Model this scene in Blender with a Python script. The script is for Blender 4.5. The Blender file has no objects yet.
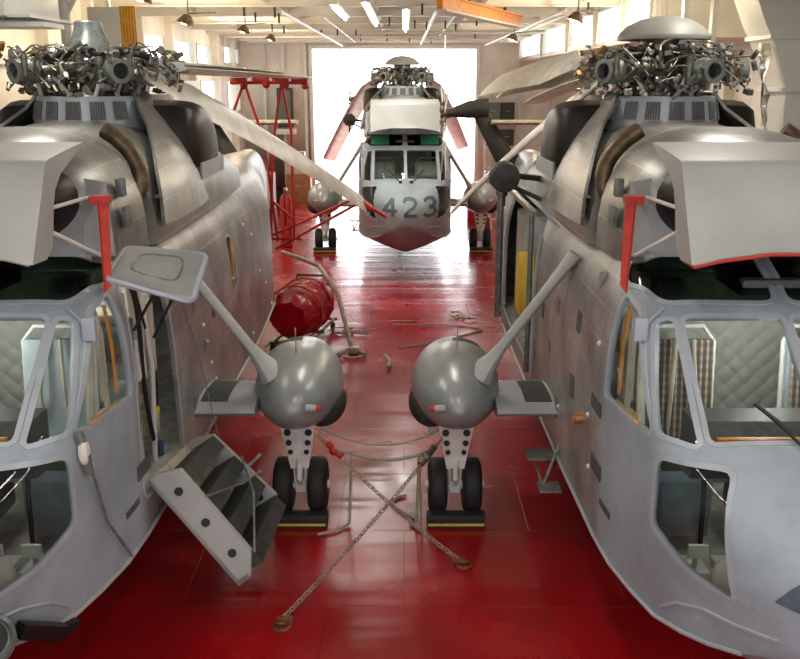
import bpy, bmesh, math, random
from mathutils import Vector, Matrix
from mathutils.bvhtree import BVHTree
R = math.radians
sc = bpy.context.scene
col = sc.collection
V = Vector

# ------------------------------------------------------------------ materials
MATS = {}
def newmat(name):
    m = bpy.data.materials.new(name); m.use_nodes = True
    MATS[name] = m
    return m, m.node_tree, m.node_tree.nodes['Principled BSDF']
def pbr(name, c, rough=.5, metal=0., noise=.0, scale=8., bump=0., coat=0., emis=None, es=0., spec=.5, dirt=None, rvar=0.):
    m, nt, b = newmat(name)
    b.inputs['Base Color'].default_value = (*c, 1)
    b.inputs['Roughness'].default_value = rough
    b.inputs['Metallic'].default_value = metal
    b.inputs['Specular IOR Level'].default_value = spec
    b.inputs['Coat Weight'].default_value = coat
    b.inputs['Coat Roughness'].default_value = .15
    N = nt.nodes.new; L = nt.links.new
    if emis:
        b.inputs['Emission Color'].default_value = (*emis, 1); b.inputs['Emission Strength'].default_value = es
    if noise or bump or rvar:
        tc = N('ShaderNodeTexCoord'); n = N('ShaderNodeTexNoise')
        n.inputs['Scale'].default_value = scale; n.inputs['Detail'].default_value = 5
        L(tc.outputs['Object'], n.inputs['Vector'])
        if noise:
            mx = N('ShaderNodeMix'); mx.data_type = 'RGBA'
            d = dirt or tuple(x*(1-noise) for x in c)
            mx.inputs['A'].default_value = (*d, 1); mx.inputs['B'].default_value = (*[min(1, x*(1+noise*.5)) for x in c], 1)
            cr = N('ShaderNodeValToRGB'); cr.color_ramp.elements[0].position = .35; cr.color_ramp.elements[1].position = .65
            L(n.outputs['Fac'], cr.inputs['Fac']); L(cr.outputs['Color'], mx.inputs['Factor'])
            L(mx.outputs['Result'], b.inputs['Base Color'])
        if rvar:
            mr = N('ShaderNodeMapRange'); mr.inputs['To Min'].default_value = rough-rvar; mr.inputs['To Max'].default_value = rough+rvar
            L(n.outputs['Fac'], mr.inputs['Value']); L(mr.outputs['Result'], b.inputs['Roughness'])
        if bump:
            bp = N('ShaderNodeBump'); bp.inputs['Strength'].default_value = bump; bp.inputs['Distance'].default_value = .02
            L(n.outputs['Fac'], bp.inputs['Height']); L(bp.outputs['Normal'], b.inputs['Normal'])
    return m

def skin_mat(name, c, c2, rough, metal, pw=.40, ph=.29, nose=None):
    """riveted sheet-metal skin: panel seams from a brick pattern in the side plane, stains and uneven gloss"""
    m, nt, b = newmat(name)
    N = nt.nodes.new; L = nt.links.new
    tc = N('ShaderNodeTexCoord'); sp = N('ShaderNodeSeparateXYZ'); L(tc.outputs['Object'], sp.inputs[0])
    cb = N('ShaderNodeCombineXYZ')
    ax = N('ShaderNodeMath'); ax.operation = 'ABSOLUTE'; L(sp.outputs['X'], ax.inputs[0])
    ml = N('ShaderNodeMath'); ml.operation = 'MULTIPLY'; ml.inputs[1].default_value = -.9; L(ax.outputs[0], ml.inputs[0])
    ad = N('ShaderNodeMath'); ad.operation = 'ADD'; L(sp.outputs['Z'], ad.inputs[0]); L(ml.outputs[0], ad.inputs[1])
    L(sp.outputs['Y'], cb.inputs['X']); L(ad.outputs[0], cb.inputs['Y'])
    br = N('ShaderNodeTexBrick'); L(cb.outputs[0], br.inputs['Vector'])
    br.inputs['Scale'].default_value = 1; br.inputs['Brick Width'].default_value = pw; br.inputs['Row Height'].default_value = ph
    br.inputs['Mortar Size'].default_value = .007; br.inputs['Mortar Smooth'].default_value = .3
    br.inputs['Color1'].default_value = (.95, .95, .95, 1); br.inputs['Color2'].default_value = (.80, .80, .81, 1); br.inputs['Mortar'].default_value = (1.25, 1.25, 1.2, 1)
    br.offset = 0
    n1 = N('ShaderNodeTexNoise'); n1.inputs['Scale'].default_value = 1.7; n1.inputs['Detail'].default_value = 8; n1.inputs['Roughness'].default_value = .65
    n2 = N('ShaderNodeTexNoise'); n2.inputs['Scale'].default_value = 14; n2.inputs['Detail'].default_value = 4
    L(tc.outputs['Object'], n1.inputs['Vector']); L(tc.outputs['Object'], n2.inputs['Vector'])
    r1 = N('ShaderNodeValToRGB'); r1.color_ramp.elements[0].position = .38; r1.color_ramp.elements[1].position = .62; L(n1.outputs['Fac'], r1.inputs['Fac'])
    mx = N('ShaderNodeMix'); mx.data_type = 'RGBA'; mx.inputs['A'].default_value = (*c2, 1); mx.inputs['B'].default_value = (*c, 1)
    L(r1.outputs['Color'], mx.inputs['Factor'])
    mu = N('ShaderNodeMix'); mu.data_type = 'RGBA'; mu.blend_type = 'MULTIPLY'; mu.inputs['Factor'].default_value = .85
    L(mx.outputs['Result'], mu.inputs['A']); L(br.outputs['Color'], mu.inputs['B']); L(mu.outputs['Result'], b.inputs['Base Color'])
    mr = N('ShaderNodeMapRange'); mr.inputs['To Min'].default_value = rough-.1; mr.inputs['To Max'].default_value = rough+.13
    L(n1.outputs['Fac'], mr.inputs['Value']); L(mr.outputs['Result'], b.inputs['Roughness'])
    b.inputs['Metallic'].default_value = metal
    if nose:   # the cockpit section carries fresh blue-grey paint, the cabin is worn to metal
        mn = N('ShaderNodeMapRange'); mn.inputs['From Min'].default_value = -2.35; mn.inputs['From Max'].default_value = -2.05; L(sp.outputs['Y'], mn.inputs['Value'])
        mc = N('ShaderNodeMix'); mc.data_type = 'RGBA'; mc.inputs['A'].default_value = (*nose, 1); L(mu.outputs['Result'], mc.inputs['B']); L(mn.outputs[0], mc.inputs['Factor'])
        mv = N('ShaderNodeMix'); mv.data_type = 'RGBA'; mv.blend_type = 'MULTIPLY'; mv.inputs['Factor'].default_value = .25; L(mc.outputs['Result'], mv.inputs['A']); L(r1.outputs['Color'], mv.inputs['B']); L(mv.outputs['Result'], b.inputs['Base Color'])
        mm = N('ShaderNodeMath'); mm.operation = 'MULTIPLY'; mm.inputs[1].default_value = metal; L(mn.outputs[0], mm.inputs[0]); L(mm.outputs[0], b.inputs['Metallic'])
        ma = N('ShaderNodeMapRange'); ma.inputs['To Min'].default_value = .16; ma.inputs['To Max'].default_value = 0; L(mn.outputs[0], ma.inputs['Value'])
        md = N('ShaderNodeMath'); md.operation = 'ADD'; L(mr.outputs['Result'], md.inputs[0]); L(ma.outputs[0], md.inputs[1]); L(md.outputs[0], b.inputs['Roughness'])
    bp = N('ShaderNodeBump'); bp.inputs['Strength'].default_value = .35; bp.inputs['Distance'].default_value = .004; bp.invert = True
    L(br.outputs['Fac'], bp.inputs['Height'])
    b2 = N('ShaderNodeBump'); b2.inputs['Strength'].default_value = .22; b2.inputs['Distance'].default_value = .02
    n3 = N('ShaderNodeTexNoise'); n3.inputs['Scale'].default_value = 4.5; n3.inputs['Detail'].default_value = 1; L(tc.outputs['Object'], n3.inputs['Vector'])
    L(n3.outputs['Fac'], b2.inputs['Height']); L(bp.outputs['Normal'], b2.inputs['Normal']); L(b2.outputs['Normal'], b.inputs['Normal'])
    return m

def glass_mat(name, tint, gl=.08):
    m = bpy.data.materials.new(name); m.use_nodes = True; nt = m.node_tree; nt.nodes.clear(); MATS[name] = m
    N = nt.nodes.new; L = nt.links.new
    o = N('ShaderNodeOutputMaterial'); t = N('ShaderNodeBsdfTransparent'); t.inputs[0].default_value = (*tint, 1)
    g = N('ShaderNodeBsdfGlossy'); g.inputs['Roughness'].default_value = .03
    lw = N('ShaderNodeLayerWeight'); lw.inputs['Blend'].default_value = .5
    pw_ = N('ShaderNodeMath'); pw_.operation = 'POWER'; pw_.inputs[1].default_value = 4; L(lw.outputs['Facing'], pw_.inputs[0])
    f = N('ShaderNodeMath'); f.operation = 'MULTIPLY_ADD'; f.inputs[1].default_value = .45; f.inputs[2].default_value = .02; L(pw_.outputs[0], f.inputs[0])
    mx = N('ShaderNodeMixShader'); L(f.outputs[0], mx.inputs[0]); L(t.outputs[0], mx.inputs[1]); L(g.outputs[0], mx.inputs[2]); L(mx.outputs[0], o.inputs[0])
    return m

skin_mat('hull_skin', (.47, .475, .46), (.34, .335, .32), .36, .5, nose=(.37, .45, .50))
pbr('dome_paint', (.25, .25, .22), .5, .05, .15, 3)
skin_mat('cowl_skin', (.44, .44, .42), (.29, .285, .265), .36, .65, .42, .3)
pbr('paint', (.42, .45, .47), .42, .1, .12, 3, .05)
pbr('paint_light', (.43, .45, .44), .45, .05, .08, 2.5, .03)
pbr('paint_frame', (.42, .47, .53), .4, .1, .1, 6)
pbr('pod_paint', (.35, .38, .38), .3, .25, .15, 4, .05, rvar=.06)
pbr('dark_patch', (.06, .065, .06), .6, 0, .3, 9)
pbr('vent_dark', (.10, .105, .11), .55, .2, .2, 30)
pbr('number_blue', (.085, .13, .17), .5, 0, .15, 12)
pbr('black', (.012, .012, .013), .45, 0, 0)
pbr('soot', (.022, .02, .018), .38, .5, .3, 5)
pbr('rubber', (.018, .018, .02), .65, 0, .25, 12, .1)
pbr('white_metal', (.80, .80, .75), .4, 0, .12, 9)
pbr('steel', (.5, .48, .44), .3, .9, .25, 9)
pbr('oily', (.18, .17, .135), .38, .55, .55, 16, .2)
pbr('oily_blue', (.21, .235, .225), .36, .35, .35, 12)
pbr('oily_brown', (.16, .115, .07), .42, .5, .4, 14)
pbr('brass', (.5, .32, .12), .3, .9, .2, 10)
pbr('red', (.50, .025, .02), .45, 0, .2, 8)
pbr('red_tape', (.55, .05, .035), .6, 0, .15, 8)
pbr('red_vinyl', (.38, .004, .012), .22, 0, .2, 6, .5)
pbr('orange', (.78, .30, .03), .5, 0, .15, 8)
pbr('yellow', (.75, .50, .05), .5, 0, .15, 8)
pbr('blade', (.62, .61, .56), .4, .15, .2, 3, .04)
pbr('blade_cloth', (.62, .60, .52), .8, 0, .18, 5, .4)
pbr('cream', (.62, .57, .46), .6, 0, .25, 4, .05)
pbr('beige', (.42, .38, .29), .6, 0, .35, 6, .1)
pbr('interior', (.36, .37, .35), .6, 0, .25, 5)
pbr('interior_floor', (.40, .41, .37), .55, 0, .35, 7, .2)
pbr('seat_blue', (.45, .52, .56), .75, 0, .15, 7, .2)
pbr('olive', (.12, .14, .065), .8, 0, .25, 7, .3)
pbr('navy', (.03, .06, .2), .6)
pbr('rope', (.40, .37, .29), .85, 0, .3, 60, .4)
pbr('chain', (.44, .37, .30), .45, .6, .35, 40)
pbr('cloth_white', (.75, .74, .70), .85, 0, .1, 9, .5)
pbr('wall_white', (.80, .78, .70), .55, 0, .12, 1.3, .05)
pbr('duct_white', (.66, .67, .63), .42, .1, .08, 2)
pbr('dark_base', (.02, .02, .022), .5)
pbr('rust', (.26, .085, .04), .5, .3, .4, 20)
pbr('copper', (.65, .30, .14), .3, .8)
pbr('green_box', (.10, .16, .13), .5, 0, .2, 7)
pbr('brown_box', (.35, .18, .07), .6, 0, .2, 7)
pbr('green_tarp', (.02, .22, .13), .6)
pbr('plate_dark', (.045, .05, .045), .6, .2, .35, 12, .2)
pbr('tube_glow', (1, 1, 1), .4, emis=(1, .97, .88), es=12)
pbr('lamp_glow', (1, 1, 1), .4, emis=(1, .78, .5), es=14)
pbr('foil', (.75, .75, .72), .22, .9, .1, 7, 1.0)
pbr('deck_out', (.55, .55, .53), .7, 0, .1, 2)
glass_mat('glass', (.90, .93, .92)); glass_mat('glass_green', (.15, .20, .165)); glass_mat('glass_smoke', (.75, .78, .76))

# quilted blanket
m, nt, b = newmat('quilt'); N = nt.nodes.new; L = nt.links.new
b.inputs['Base Color'].default_value = (.50, .49, .44, 1); b.inputs['Roughness'].default_value = .8
tc = N('ShaderNodeTexCoord'); mp = N('ShaderNodeMapping'); mp.inputs['Rotation'].default_value = (0, R(45), 0); mp.inputs['Scale'].default_value = (9, 9, 9)
vo = N('ShaderNodeTexVoronoi'); vo.inputs['Randomness'].default_value = .12; vo.inputs['Scale'].default_value = 1
L(tc.outputs['Object'], mp.inputs[0]); L(mp.outputs[0], vo.inputs['Vector'])
bp = N('ShaderNodeBump'); bp.invert = True; bp.inputs['Distance'].default_value = .05; bp.inputs['Strength'].default_value = .9
L(vo.outputs['Distance'], bp.inputs['Height']); L(bp.outputs[0], b.inputs['Normal'])
# striped seat cloth
m, nt, b = newmat('stripes'); N = nt.nodes.new; L = nt.links.new
b.inputs['Roughness'].default_value = .85
tc = N('ShaderNodeTexCoord'); w = N('ShaderNodeTexWave'); w.wave_type = 'BANDS'; w.bands_direction = 'X'; w.inputs['Scale'].default_value = 7
w2 = N('ShaderNodeTexWave'); w2.bands_direction = 'Z'; w2.inputs['Scale'].default_value = 5
L(tc.outputs['Object'], w.inputs['Vector']); L(tc.outputs['Object'], w2.inputs['Vector'])
cr = N('ShaderNodeValToRGB'); e = cr.color_ramp.elements
e[0].position = 0; e[0].color = (.04, .12, .09, 1); e[1].position = 1; e[1].color = (.5, .46, .38, 1)
x = cr.color_ramp.elements.new(.35); x.color = (.35, .08, .06, 1); x = cr.color_ramp.elements.new(.6); x.color = (.12, .14, .12, 1)
L(w.outputs['Fac'], cr.inputs['Fac'])
mx = N('ShaderNodeMix'); mx.data_type = 'RGBA'; mx.blend_type = 'MULTIPLY'; mx.inputs['Factor'].default_value = .35
L(cr.outputs[0], mx.inputs['A']); L(w2.outputs['Color'], mx.inputs['B']); L(mx.outputs['Result'], b.inputs['Base Color'])
# red painted steel deck
m, nt, b = newmat('deck_red'); N = nt.nodes.new; L = nt.links.new
tc = N('ShaderNodeTexCoord'); br = N('ShaderNodeTexBrick'); L(tc.outputs['Object'], br.inputs['Vector'])
br.inputs['Scale'].default_value = 1; br.inputs['Brick Width'].default_value = 1.9; br.inputs['Row Height'].default_value = 1.35; br.offset = .35
br.inputs['Mortar Size'].default_value = .008; br.inputs['Mortar Smooth'].default_value = .4
br.inputs['Color1'].default_value = (1, 1, 1, 1); br.inputs['Color2'].default_value = (.86, .86, .86, 1); br.inputs['Mortar'].default_value = (.6, .6, .6, 1)
no = N('ShaderNodeTexNoise'); no.inputs['Scale'].default_value = .9; no.inputs['Detail'].default_value = 7; L(tc.outputs['Object'], no.inputs['Vector'])
cr = N('ShaderNodeValToRGB'); e = cr.color_ramp.elements; e[0].position = .3; e[0].color = (.27, .004, .007, 1); e[1].position = .7; e[1].color = (.43, .004, .008, 1)
L(no.outputs['Fac'], cr.inputs['Fac'])
mx = N('ShaderNodeMix'); mx.data_type = 'RGBA'; mx.blend_type = 'MULTIPLY'; mx.inputs['Factor'].default_value = .7
L(cr.outputs[0], mx.inputs['A']); L(br.outputs['Color'], mx.inputs['B']); L(mx.outputs['Result'], b.inputs['Base Color'])
mr = N('ShaderNodeMapRange'); mr.inputs['From Min'].default_value = .3; mr.inputs['From Max'].default_value = .7; mr.inputs['To Min'].default_value = .15; mr.inputs['To Max'].default_value = .32
L(no.outputs['Fac'], mr.inputs['Value']); L(mr.outputs[0], b.inputs['Roughness'])
sp = N('ShaderNodeMapping'); sp.inputs['Scale'].default_value = (.25, 2.2, 1); L(tc.outputs['Object'], sp.inputs[0])
n2 = N('ShaderNodeTexNoise'); n2.inputs['Scale'].default_value = 1; n2.inputs['Detail'].default_value = 2; L(sp.outputs[0], n2.inputs['Vector'])
bp = N('ShaderNodeBump'); bp.inputs['Strength'].default_value = .5; bp.inputs['Distance'].default_value = .03; L(n2.outputs['Fac'], bp.inputs['Height'])
b2 = N('ShaderNodeBump'); b2.invert = True; b2.inputs['Strength'].default_value = .5; b2.inputs['Distance'].default_value = .004
L(br.outputs['Fac'], b2.inputs['Height']); L(bp.outputs[0], b2.inputs['Normal']); L(b2.outputs[0], b.inputs['Normal'])

# ------------------------------------------------------------------ mesh builder
class MB:
    def __init__(s): s.bm = bmesh.new()
    def box(s, c, d, rot=None, bev=0.):
        r = bmesh.ops.create_cube(s.bm, size=1)['verts']
        M = Matrix.Translation(V(c)) @ (rot.to_4x4() if rot else Matrix.Identity(4)) @ Matrix.Diagonal((*d, 1))
        bmesh.ops.transform(s.bm, matrix=M, verts=r)
        if bev:
            es = list({e for v in r for e in v.link_edges})
            bmesh.ops.bevel(s.bm, geom=es, offset=bev, segments=2, affect='EDGES', profile=.7)
        return s
    def cyl(s, p0, p1, r0, r1=None, n=16, caps=True):
        p0 = V(p0); p1 = V(p1); r1 = r0 if r1 is None else r1
        d = p1-p0; q = d.to_track_quat('Z', 'Y')
        M = Matrix.Translation((p0+p1)/2) @ q.to_matrix().to_4x4()
        bmesh.ops.create_cone(s.bm, cap_ends=caps, segments=n, radius1=r0, radius2=r1, depth=d.length, matrix=M)
        return s
    def tube(s, pts, r, n=8, closed=False):
        pts = [V(p) for p in pts]; rings = []; prev = None
        for i, p in enumerate(pts):
            a = pts[i-1] if i or closed else p; c = pts[(i+1) % len(pts)] if i < len(pts)-1 or closed else p
            t = (c-a).normalized() if (c-a).length > 1e-9 else V((0, 0, 1))
            if prev is None:
                u = t.orthogonal().normalized()
            else:
                u = (prev-t*prev.dot(t)); u = u.normalized() if u.length > 1e-6 else t.orthogonal().normalized()
            prev = u; w = t.cross(u); rr = r[i] if isinstance(r, (list, tuple)) else r
            rings.append([s.bm.verts.new(p+(u*math.cos(2*math.pi*k/n)+w*math.sin(2*math.pi*k/n))*rr) for k in range(n)])
        s.skin(rings, closed)
        return s
    def skin(s, rings, closed=False, cap=True):
        n = len(rings[0]); m = len(rings)
        for i in range(m if closed else m-1):
            a = rings[i]; c = rings[(i+1) % m]
            for k in range(n):
                s.bm.faces.new((a[k], a[(k+1) % n], c[(k+1) % n], c[k]))
        if cap and not closed:
            s.bm.faces.new(list(reversed(rings[0]))); s.bm.faces.new(rings[-1])
    def loft(s, secs, cap=True):
        s.skin([[s.bm.verts.new(V(p)) for p in sec] for sec in secs], cap=cap); return s
    def lathe(s, o, axis, prof, n=24):
        o = V(o); t = V(axis).normalized(); u = t.orthogonal().normalized(); w = t.cross(u)
        s.loft([[o+t*h+(u*math.cos(2*math.pi*k/n)+w*math.sin(2*math.pi*k/n))*max(r, 1e-4) for k in range(n)] for h, r in prof]); return s
    def prism(s, pts, d):
        d = V(d); s.loft([[V(p) for p in pts], [V(p)+d for p in pts]]); return s
    def plate(s, pts, t):
        """flat polygon with thickness t either way of its own normal"""
        P = [V(p) for p in pts]; nrm = (P[1]-P[0]).cross(P[2]-P[1]).normalized()
        s.loft([[p-nrm*t/2 for p in P], [p+nrm*t/2 for p in P]]); return s
    def grid(s, pts, t):
        """thick sheet from a grid of points"""
        nu = len(pts); nv = len(pts[0]); P = [[V(p) for p in r] for r in pts]
        def nrm(i, j):
            a = P[min(i+1, nu-1)][j]-P[max(i-1, 0)][j]; b_ = P[i][min(j+1, nv-1)]-P[i][max(j-1, 0)]
            return a.cross(b_).normalized()
        A = [[s.bm.verts.new(P[i][j]) for j in range(nv)] for i in range(nu)]
        B = [[s.bm.verts.new(P[i][j]+nrm(i, j)*t) for j in range(nv)] for i in range(nu)]
        for i in range(nu-1):
            for j in range(nv-1):
                s.bm.faces.new((A[i][j], A[i][j+1], A[i+1][j+1], A[i+1][j])); s.bm.faces.new((B[i][j], B[i+1][j], B[i+1][j+1], B[i][j+1]))
        for i in range(nu-1):
            for j in (0, nv-1): s.bm.faces.new((A[i][j], A[i+1][j], B[i+1][j], B[i][j]))
        for j in range(nv-1):
            for i in (0, nu-1): s.bm.faces.new((A[i][j], B[i][j], B[i][j+1], A[i][j+1]))
        return s
    def ball(s, c, r, sc_=(1, 1, 1), n=16, rot=None):
        M = Matrix.Translation(V(c)) @ (rot.to_4x4() if rot else Matrix.Identity(4)) @ Matrix.Diagonal((*[r*k for k in sc_], 1))
        bmesh.ops.create_uvsphere(s.bm, u_segments=n, v_segments=n//2+2, radius=1, matrix=M); return s
    def torus(s, c, axis, Rr, r, n=24, m=8):
        t = V(axis).normalized(); u = t.orthogonal().normalized(); w = t.cross(u); c = V(c)
        s.tube([c+(u*math.cos(2*math.pi*k/n)+w*math.sin(2*math.pi*k/n))*Rr for k in range(n)], r, m, True); return s
    def mesh(s, name, mat, ang=38):
        bmesh.ops.remove_doubles(s.bm, verts=s.bm.verts, dist=1e-5)
        bmesh.ops.recalc_face_normals(s.bm, faces=s.bm.faces)
        me = bpy.data.meshes.new(name); s.bm.to_mesh(me); s.bm.free()
        return finish(me, mat, ang)
def finish(me, mat, ang=38):
    me.materials.clear(); me.materials.append(MATS[mat])
    me.polygons.foreach_set('use_smooth', [True]*len(me.polygons)); me.set_sharp_from_angle(angle=R(ang)); me.update()
    return me
def link(name, me, parent=None, label=None):
    o = bpy.data.objects.new(name, me); col.objects.link(o)
    if parent: o.parent = parent
    if label: o['label'] = label
    return o
def obj(name, mb, mat, parent=None, label=None, ang=38): return link(name, mb.mesh(name, mat, ang), parent, label)
def thing(name, label, cat, loc=(0, 0, 0), rz=0, group=None):
    o = bpy.data.objects.new(name, None); col.objects.link(o); o.location = loc; o.rotation_euler = (0, 0, rz); o.empty_display_size = .2
    return tag(o, label, cat, group)
def tag(o, label, cat, group=None):
    o['label'] = label; o['category'] = cat
    if group: o['group'] = group
    return o
def struct(name, mb, mat, ang=30): o = obj(name, mb, mat, ang=ang); o['kind'] = 'structure'; return o
def place(o, loc, rz=0, s=None):
    o.location = loc; o.rotation_euler = (0, 0, rz)
    return o
def dup(root, loc, rz=0, label=None, group=None):
    r = root.copy(); col.objects.link(r); r.location = loc; r.rotation_euler = (0, 0, rz)
    if label: r['label'] = label
    if group: r['group'] = group
    for ch in list(root.children):
        c = ch.copy(); col.objects.link(c); c.parent = r
        for g in list(ch.children):
            d = g.copy(); col.objects.link(d); d.parent = c
    return r
def mirx(pts): return [(-p[0], p[1], p[2]) for p in pts]
def lerp(a, b_, t): return a+(b_-a)*t
def bez(p0, p1, p2, p3, n=10):
    p0, p1, p2, p3 = map(V, (p0, p1, p2, p3))
    return [p0*(1-t)**3+p1*3*t*(1-t)**2+p2*3*t*t*(1-t)+p3*t**3 for t in [i/n for i in range(n+1)]]

# ------------------------------------------------------------------ hull of the helicopter (local: x sideways, y aft, z up; main wheels at y = 0)
ST = [ # y, keel, xc, zc, xs, zs, top, n
 (-4.34, 1.30, .10, 1.36, .14, 1.50, 1.60, 2.2), (-4.25, 1.16, .24, 1.25, .33, 1.50, 1.74, 2.4), (-4.1, 1.0, .42, 1.13, .52, 1.50, 1.87, 2.8),
 (-3.9, .84, .56, 1.03, .69, 1.50, 1.99, 3.2), (-3.7, .70, .68, .96, .81, 1.50, 2.09, 3.8), (-3.53, .62, .79, .93, .89, 1.50, 2.17, 4.6),
 (-3.3, .55, .90, .90, .985, 1.50, 2.33, 6.0), (-3.0, .49, .98, .90, 1.03, 1.50, 2.55, 7), (-2.64, .46, 1.05, .90, 1.06, 1.5, 2.84, 7.5),
 (-2.4, .44, 1.075, .90, 1.075, 1.5, 3.0, 6.5), (-2.15, .43, 1.08, .90, 1.085, 1.5, 3.10, 5.5), (-1.8, .42, 1.085, .90, 1.09, 1.5, 3.15, 4.6),
 (-1.0, .40, 1.09, .88, 1.09, 1.5, 3.15, 4.2), (1.0, .38, 1.09, .88, 1.09, 1.5, 3.15, 4.0), (3.5, .42, 1.09, .88, 1.09, 1.5, 3.14, 3.8),
 (5.2, .55, 1.05, .95, 1.05, 1.5, 3.12, 3.4), (6.4, .85, .82, 1.2, .86, 1.7, 3.08, 3.0), (7.8, 1.35, .50, 1.6, .58, 2.0, 3.04, 2.6), (9.3, 1.85, .28, 2.0, .36, 2.3, 3.0, 2.3), (9.6, 1.9, .26, 2.05, .34, 2.35, 3.0, 2.3)]
def interp_st(y):
    for a, c in zip(ST, ST[1:]):
        if a[0] <= y <= c[0]:
            t = (y-a[0])/(c[0]-a[0]); return [lerp(p, q, t) for p, q in zip(a, c)]
    return list(ST[-1] if y > 0 else ST[0])
def section(st, ins=0.):
    y, k, xc, zc, xs, zs, t, n = st
    h = []
    for i in range(4): f = i/4; h.append((xc*f, k+(zc-k)*(f**1.25)))
    for i in range(4): f = i/4; h.append((lerp(xc, xs, f), lerp(zc, zs, f)))
    NA = 16
    for i in range(NA+1):
        a = (i/NA)**1.0*math.pi/2
        h.append((xs*max(math.cos(a), 0)**(2/n), zs+(t-zs)*math.sin(a)**(2/n)))
    h[-1] = (0, t)
    ring = [(x, y, z) for x, z in h]+[(-x, y, z) for x, z in reversed(h[1:-1])]
    return ring
def hull_sections():
    ys = sorted(set([s_[0] for s_ in ST]+[-3.8, -3.6, -3.42, -3.15, -2.82, -2.52, -2.28, -1.95, -1.4, 0, 2.2, 4.4, 5.8, 7.1, 8.6]))
    return [section(interp_st(y)) for y in ys]
def hull_solid():
    m = MB(); m.loft(hull_sections()); return m.mesh('hull_solid', 'hull_skin')
SOLID = hull_solid()
_bm = bmesh.new(); _bm.from_mesh(SOLID); HBVH = BVHTree.FromBMesh(_bm); _bm.free()
def on_hull(p, d):
    r = HBVH.ray_cast(V(p), V(d)); return r[0], r[1]
def applied(ob):
    dg = bpy.context.evaluated_depsgraph_get(); dg.update()
    return bpy.data.meshes.new_from_object(ob.evaluated_get(dg), depsgraph=dg)
def shell(th, grow=0.):
    me = SOLID.copy(); bm = bmesh.new(); bm.from_mesh(me); bm.normal_update()
    if grow:
        ns = [v.normal.copy() for v in bm.verts]
        for v, n_ in zip(bm.verts, ns): v.co += n_*grow
    ns = [v.normal.copy() for v in bm.verts]
    vs = list(bm.verts)
    d = bmesh.ops.duplicate(bm, geom=list(bm.faces)+list(bm.edges)+list(bm.verts))
    mp = d['vert_map']
    for v, n_ in zip(vs, ns): mp[v].co -= n_*th
    bmesh.ops.reverse_faces(bm, faces=[f for f in d['geom'] if isinstance(f, bmesh.types.BMFace)])
    bm.to_mesh(me); bm.free(); return me
def boolean(me, cutters, op):
    a = bpy.data.objects.new('a', me); col.objects.link(a); tmp = [a]
    for c in cutters:
        cm = bpy.data.objects.new('c', c); col.objects.link(cm); tmp.append(cm)
        md = a.modifiers.new('b', 'BOOLEAN'); md.operation = op; md.object = cm; md.solver = 'EXACT'
        if op == 'INTERSECT': pass
    r = applied(a)
    for t in tmp: bpy.data.objects.remove(t)
    return r
def cutter(poly, d, depth=(.3, .3), grow=0., name='c'):
    P = [V(p) for p in poly]; d = V(d).normalized(); c = sum(P, V())/len(P)
    if grow:
        Q = []; n = len(P)
        for i, p in enumerate(P):
            a = (P[i]-P[i-1]).normalized(); b_ = (P[(i+1) % n]-P[i]).normalized()
            na = a.cross(d).normalized(); nb = b_.cross(d).normalized()
            if na.dot(p-c) < 0: na = -na
            if nb.dot(p-c) < 0: nb = -nb
            k = (na+nb).normalized(); Q.append(p+k*grow/max(.45, k.dot(na)))
        P = Q
    m = MB(); m.loft([[p+d*depth[0] for p in P], [p-d*depth[1] for p in P]]); return m.mesh(name, 'paint')
def roundp(P, r=.05, n=3):
    P = [V(p) for p in P]; out = []
    for i, p in enumerate(P):
        a = P[i-1]; c = P[(i+1) % len(P)]; ra = min(r, (a-p).length*.4); rc = min(r, (c-p).length*.4)
        s_ = p+(a-p).normalized()*ra; e_ = p+(c-p).normalized()*rc
        for k in range(n+1):
            t = k/n; out.append(s_*(1-t)**2+p*2*t*(1-t)+e_*t*t)
    return out
# openings: name -> (polygon, outward direction)
OP = {}
sl = V((0, -.62, .78))
def wsp(x0b, x1b, x0t, x1t): # windscreen sheet points
    return [(x0b, -3.47, 2.215), (x1b, -3.47, 2.215), (x1t, -2.71, 2.785), (x0t, -2.71, 2.785)]
OP['front_window_port'] = (roundp(wsp(.035, .70, .035, .69), .05), sl)
OP['front_window_star'] = (mirx(OP['front_window_port'][0]), sl)
qd = V((.62, -.52, .38))
OP['quarter_window_port'] = (roundp([(.81, -3.47, 2.19), (.985, -3.26, 2.19), (.89, -2.72, 2.76), (.80, -2.74, 2.79)], .04), qd)
OP['quarter_window_star'] = (mirx(OP['quarter_window_port'][0]), V((-.62, -.52, .38)))
OP['side_window_port'] = (roundp([(1.04, -3.18, 2.15), (1.04, -2.27, 2.08), (1.04, -2.32, 2.86), (1.0, -2.58, 2.78)], .06), V((1, 0, .05)))
OP['side_window_star'] = (mirx(OP['side_window_port'][0]), V((-1, 0, .05)))
OP['chin_window_port'] = (roundp([(1.0, -3.34, 2.03), (1.02, -3.36, 1.58), (.86, -3.62, 1.44), (.58, -3.84, 1.38), (.57, -3.58, 2.07)], .06), V((.72, -.69, .08)))
OP['chin_window_star'] = (mirx(OP['chin_window_port'][0]), V((-.72, -.69, .08)))
OP['roof_window_port'] = (roundp([(.05, -2.60, 2.88), (.80, -2.58, 2.88), (.96, -2.25, 3.0), (.90, -2.02, 3.08), (.78, -1.90, 3.12), (.05, -1.90, 3.13)], .08), V((.10, -.35, 1)))
OP['roof_window_star'] = (mirx(OP['roof_window_port'][0]), V((-.10, -.35, 1)))
OP['door_port'] = (roundp([(1.09, -2.17, 1.20), (1.09, -.95, 1.02), (1.09, -1.12, 2.78), (1.09, -2.13, 2.86)], .10), V((1, 0, 0)))
OP['cargo_star'] = (roundp([(-1.09, 1.35, 1.15), (-1.09, 4.3, 1.15), (-1.09, 4.3, 2.85), (-1.09, 1.35, 2.85)], .1), V((-1, 0, 0)))
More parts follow.
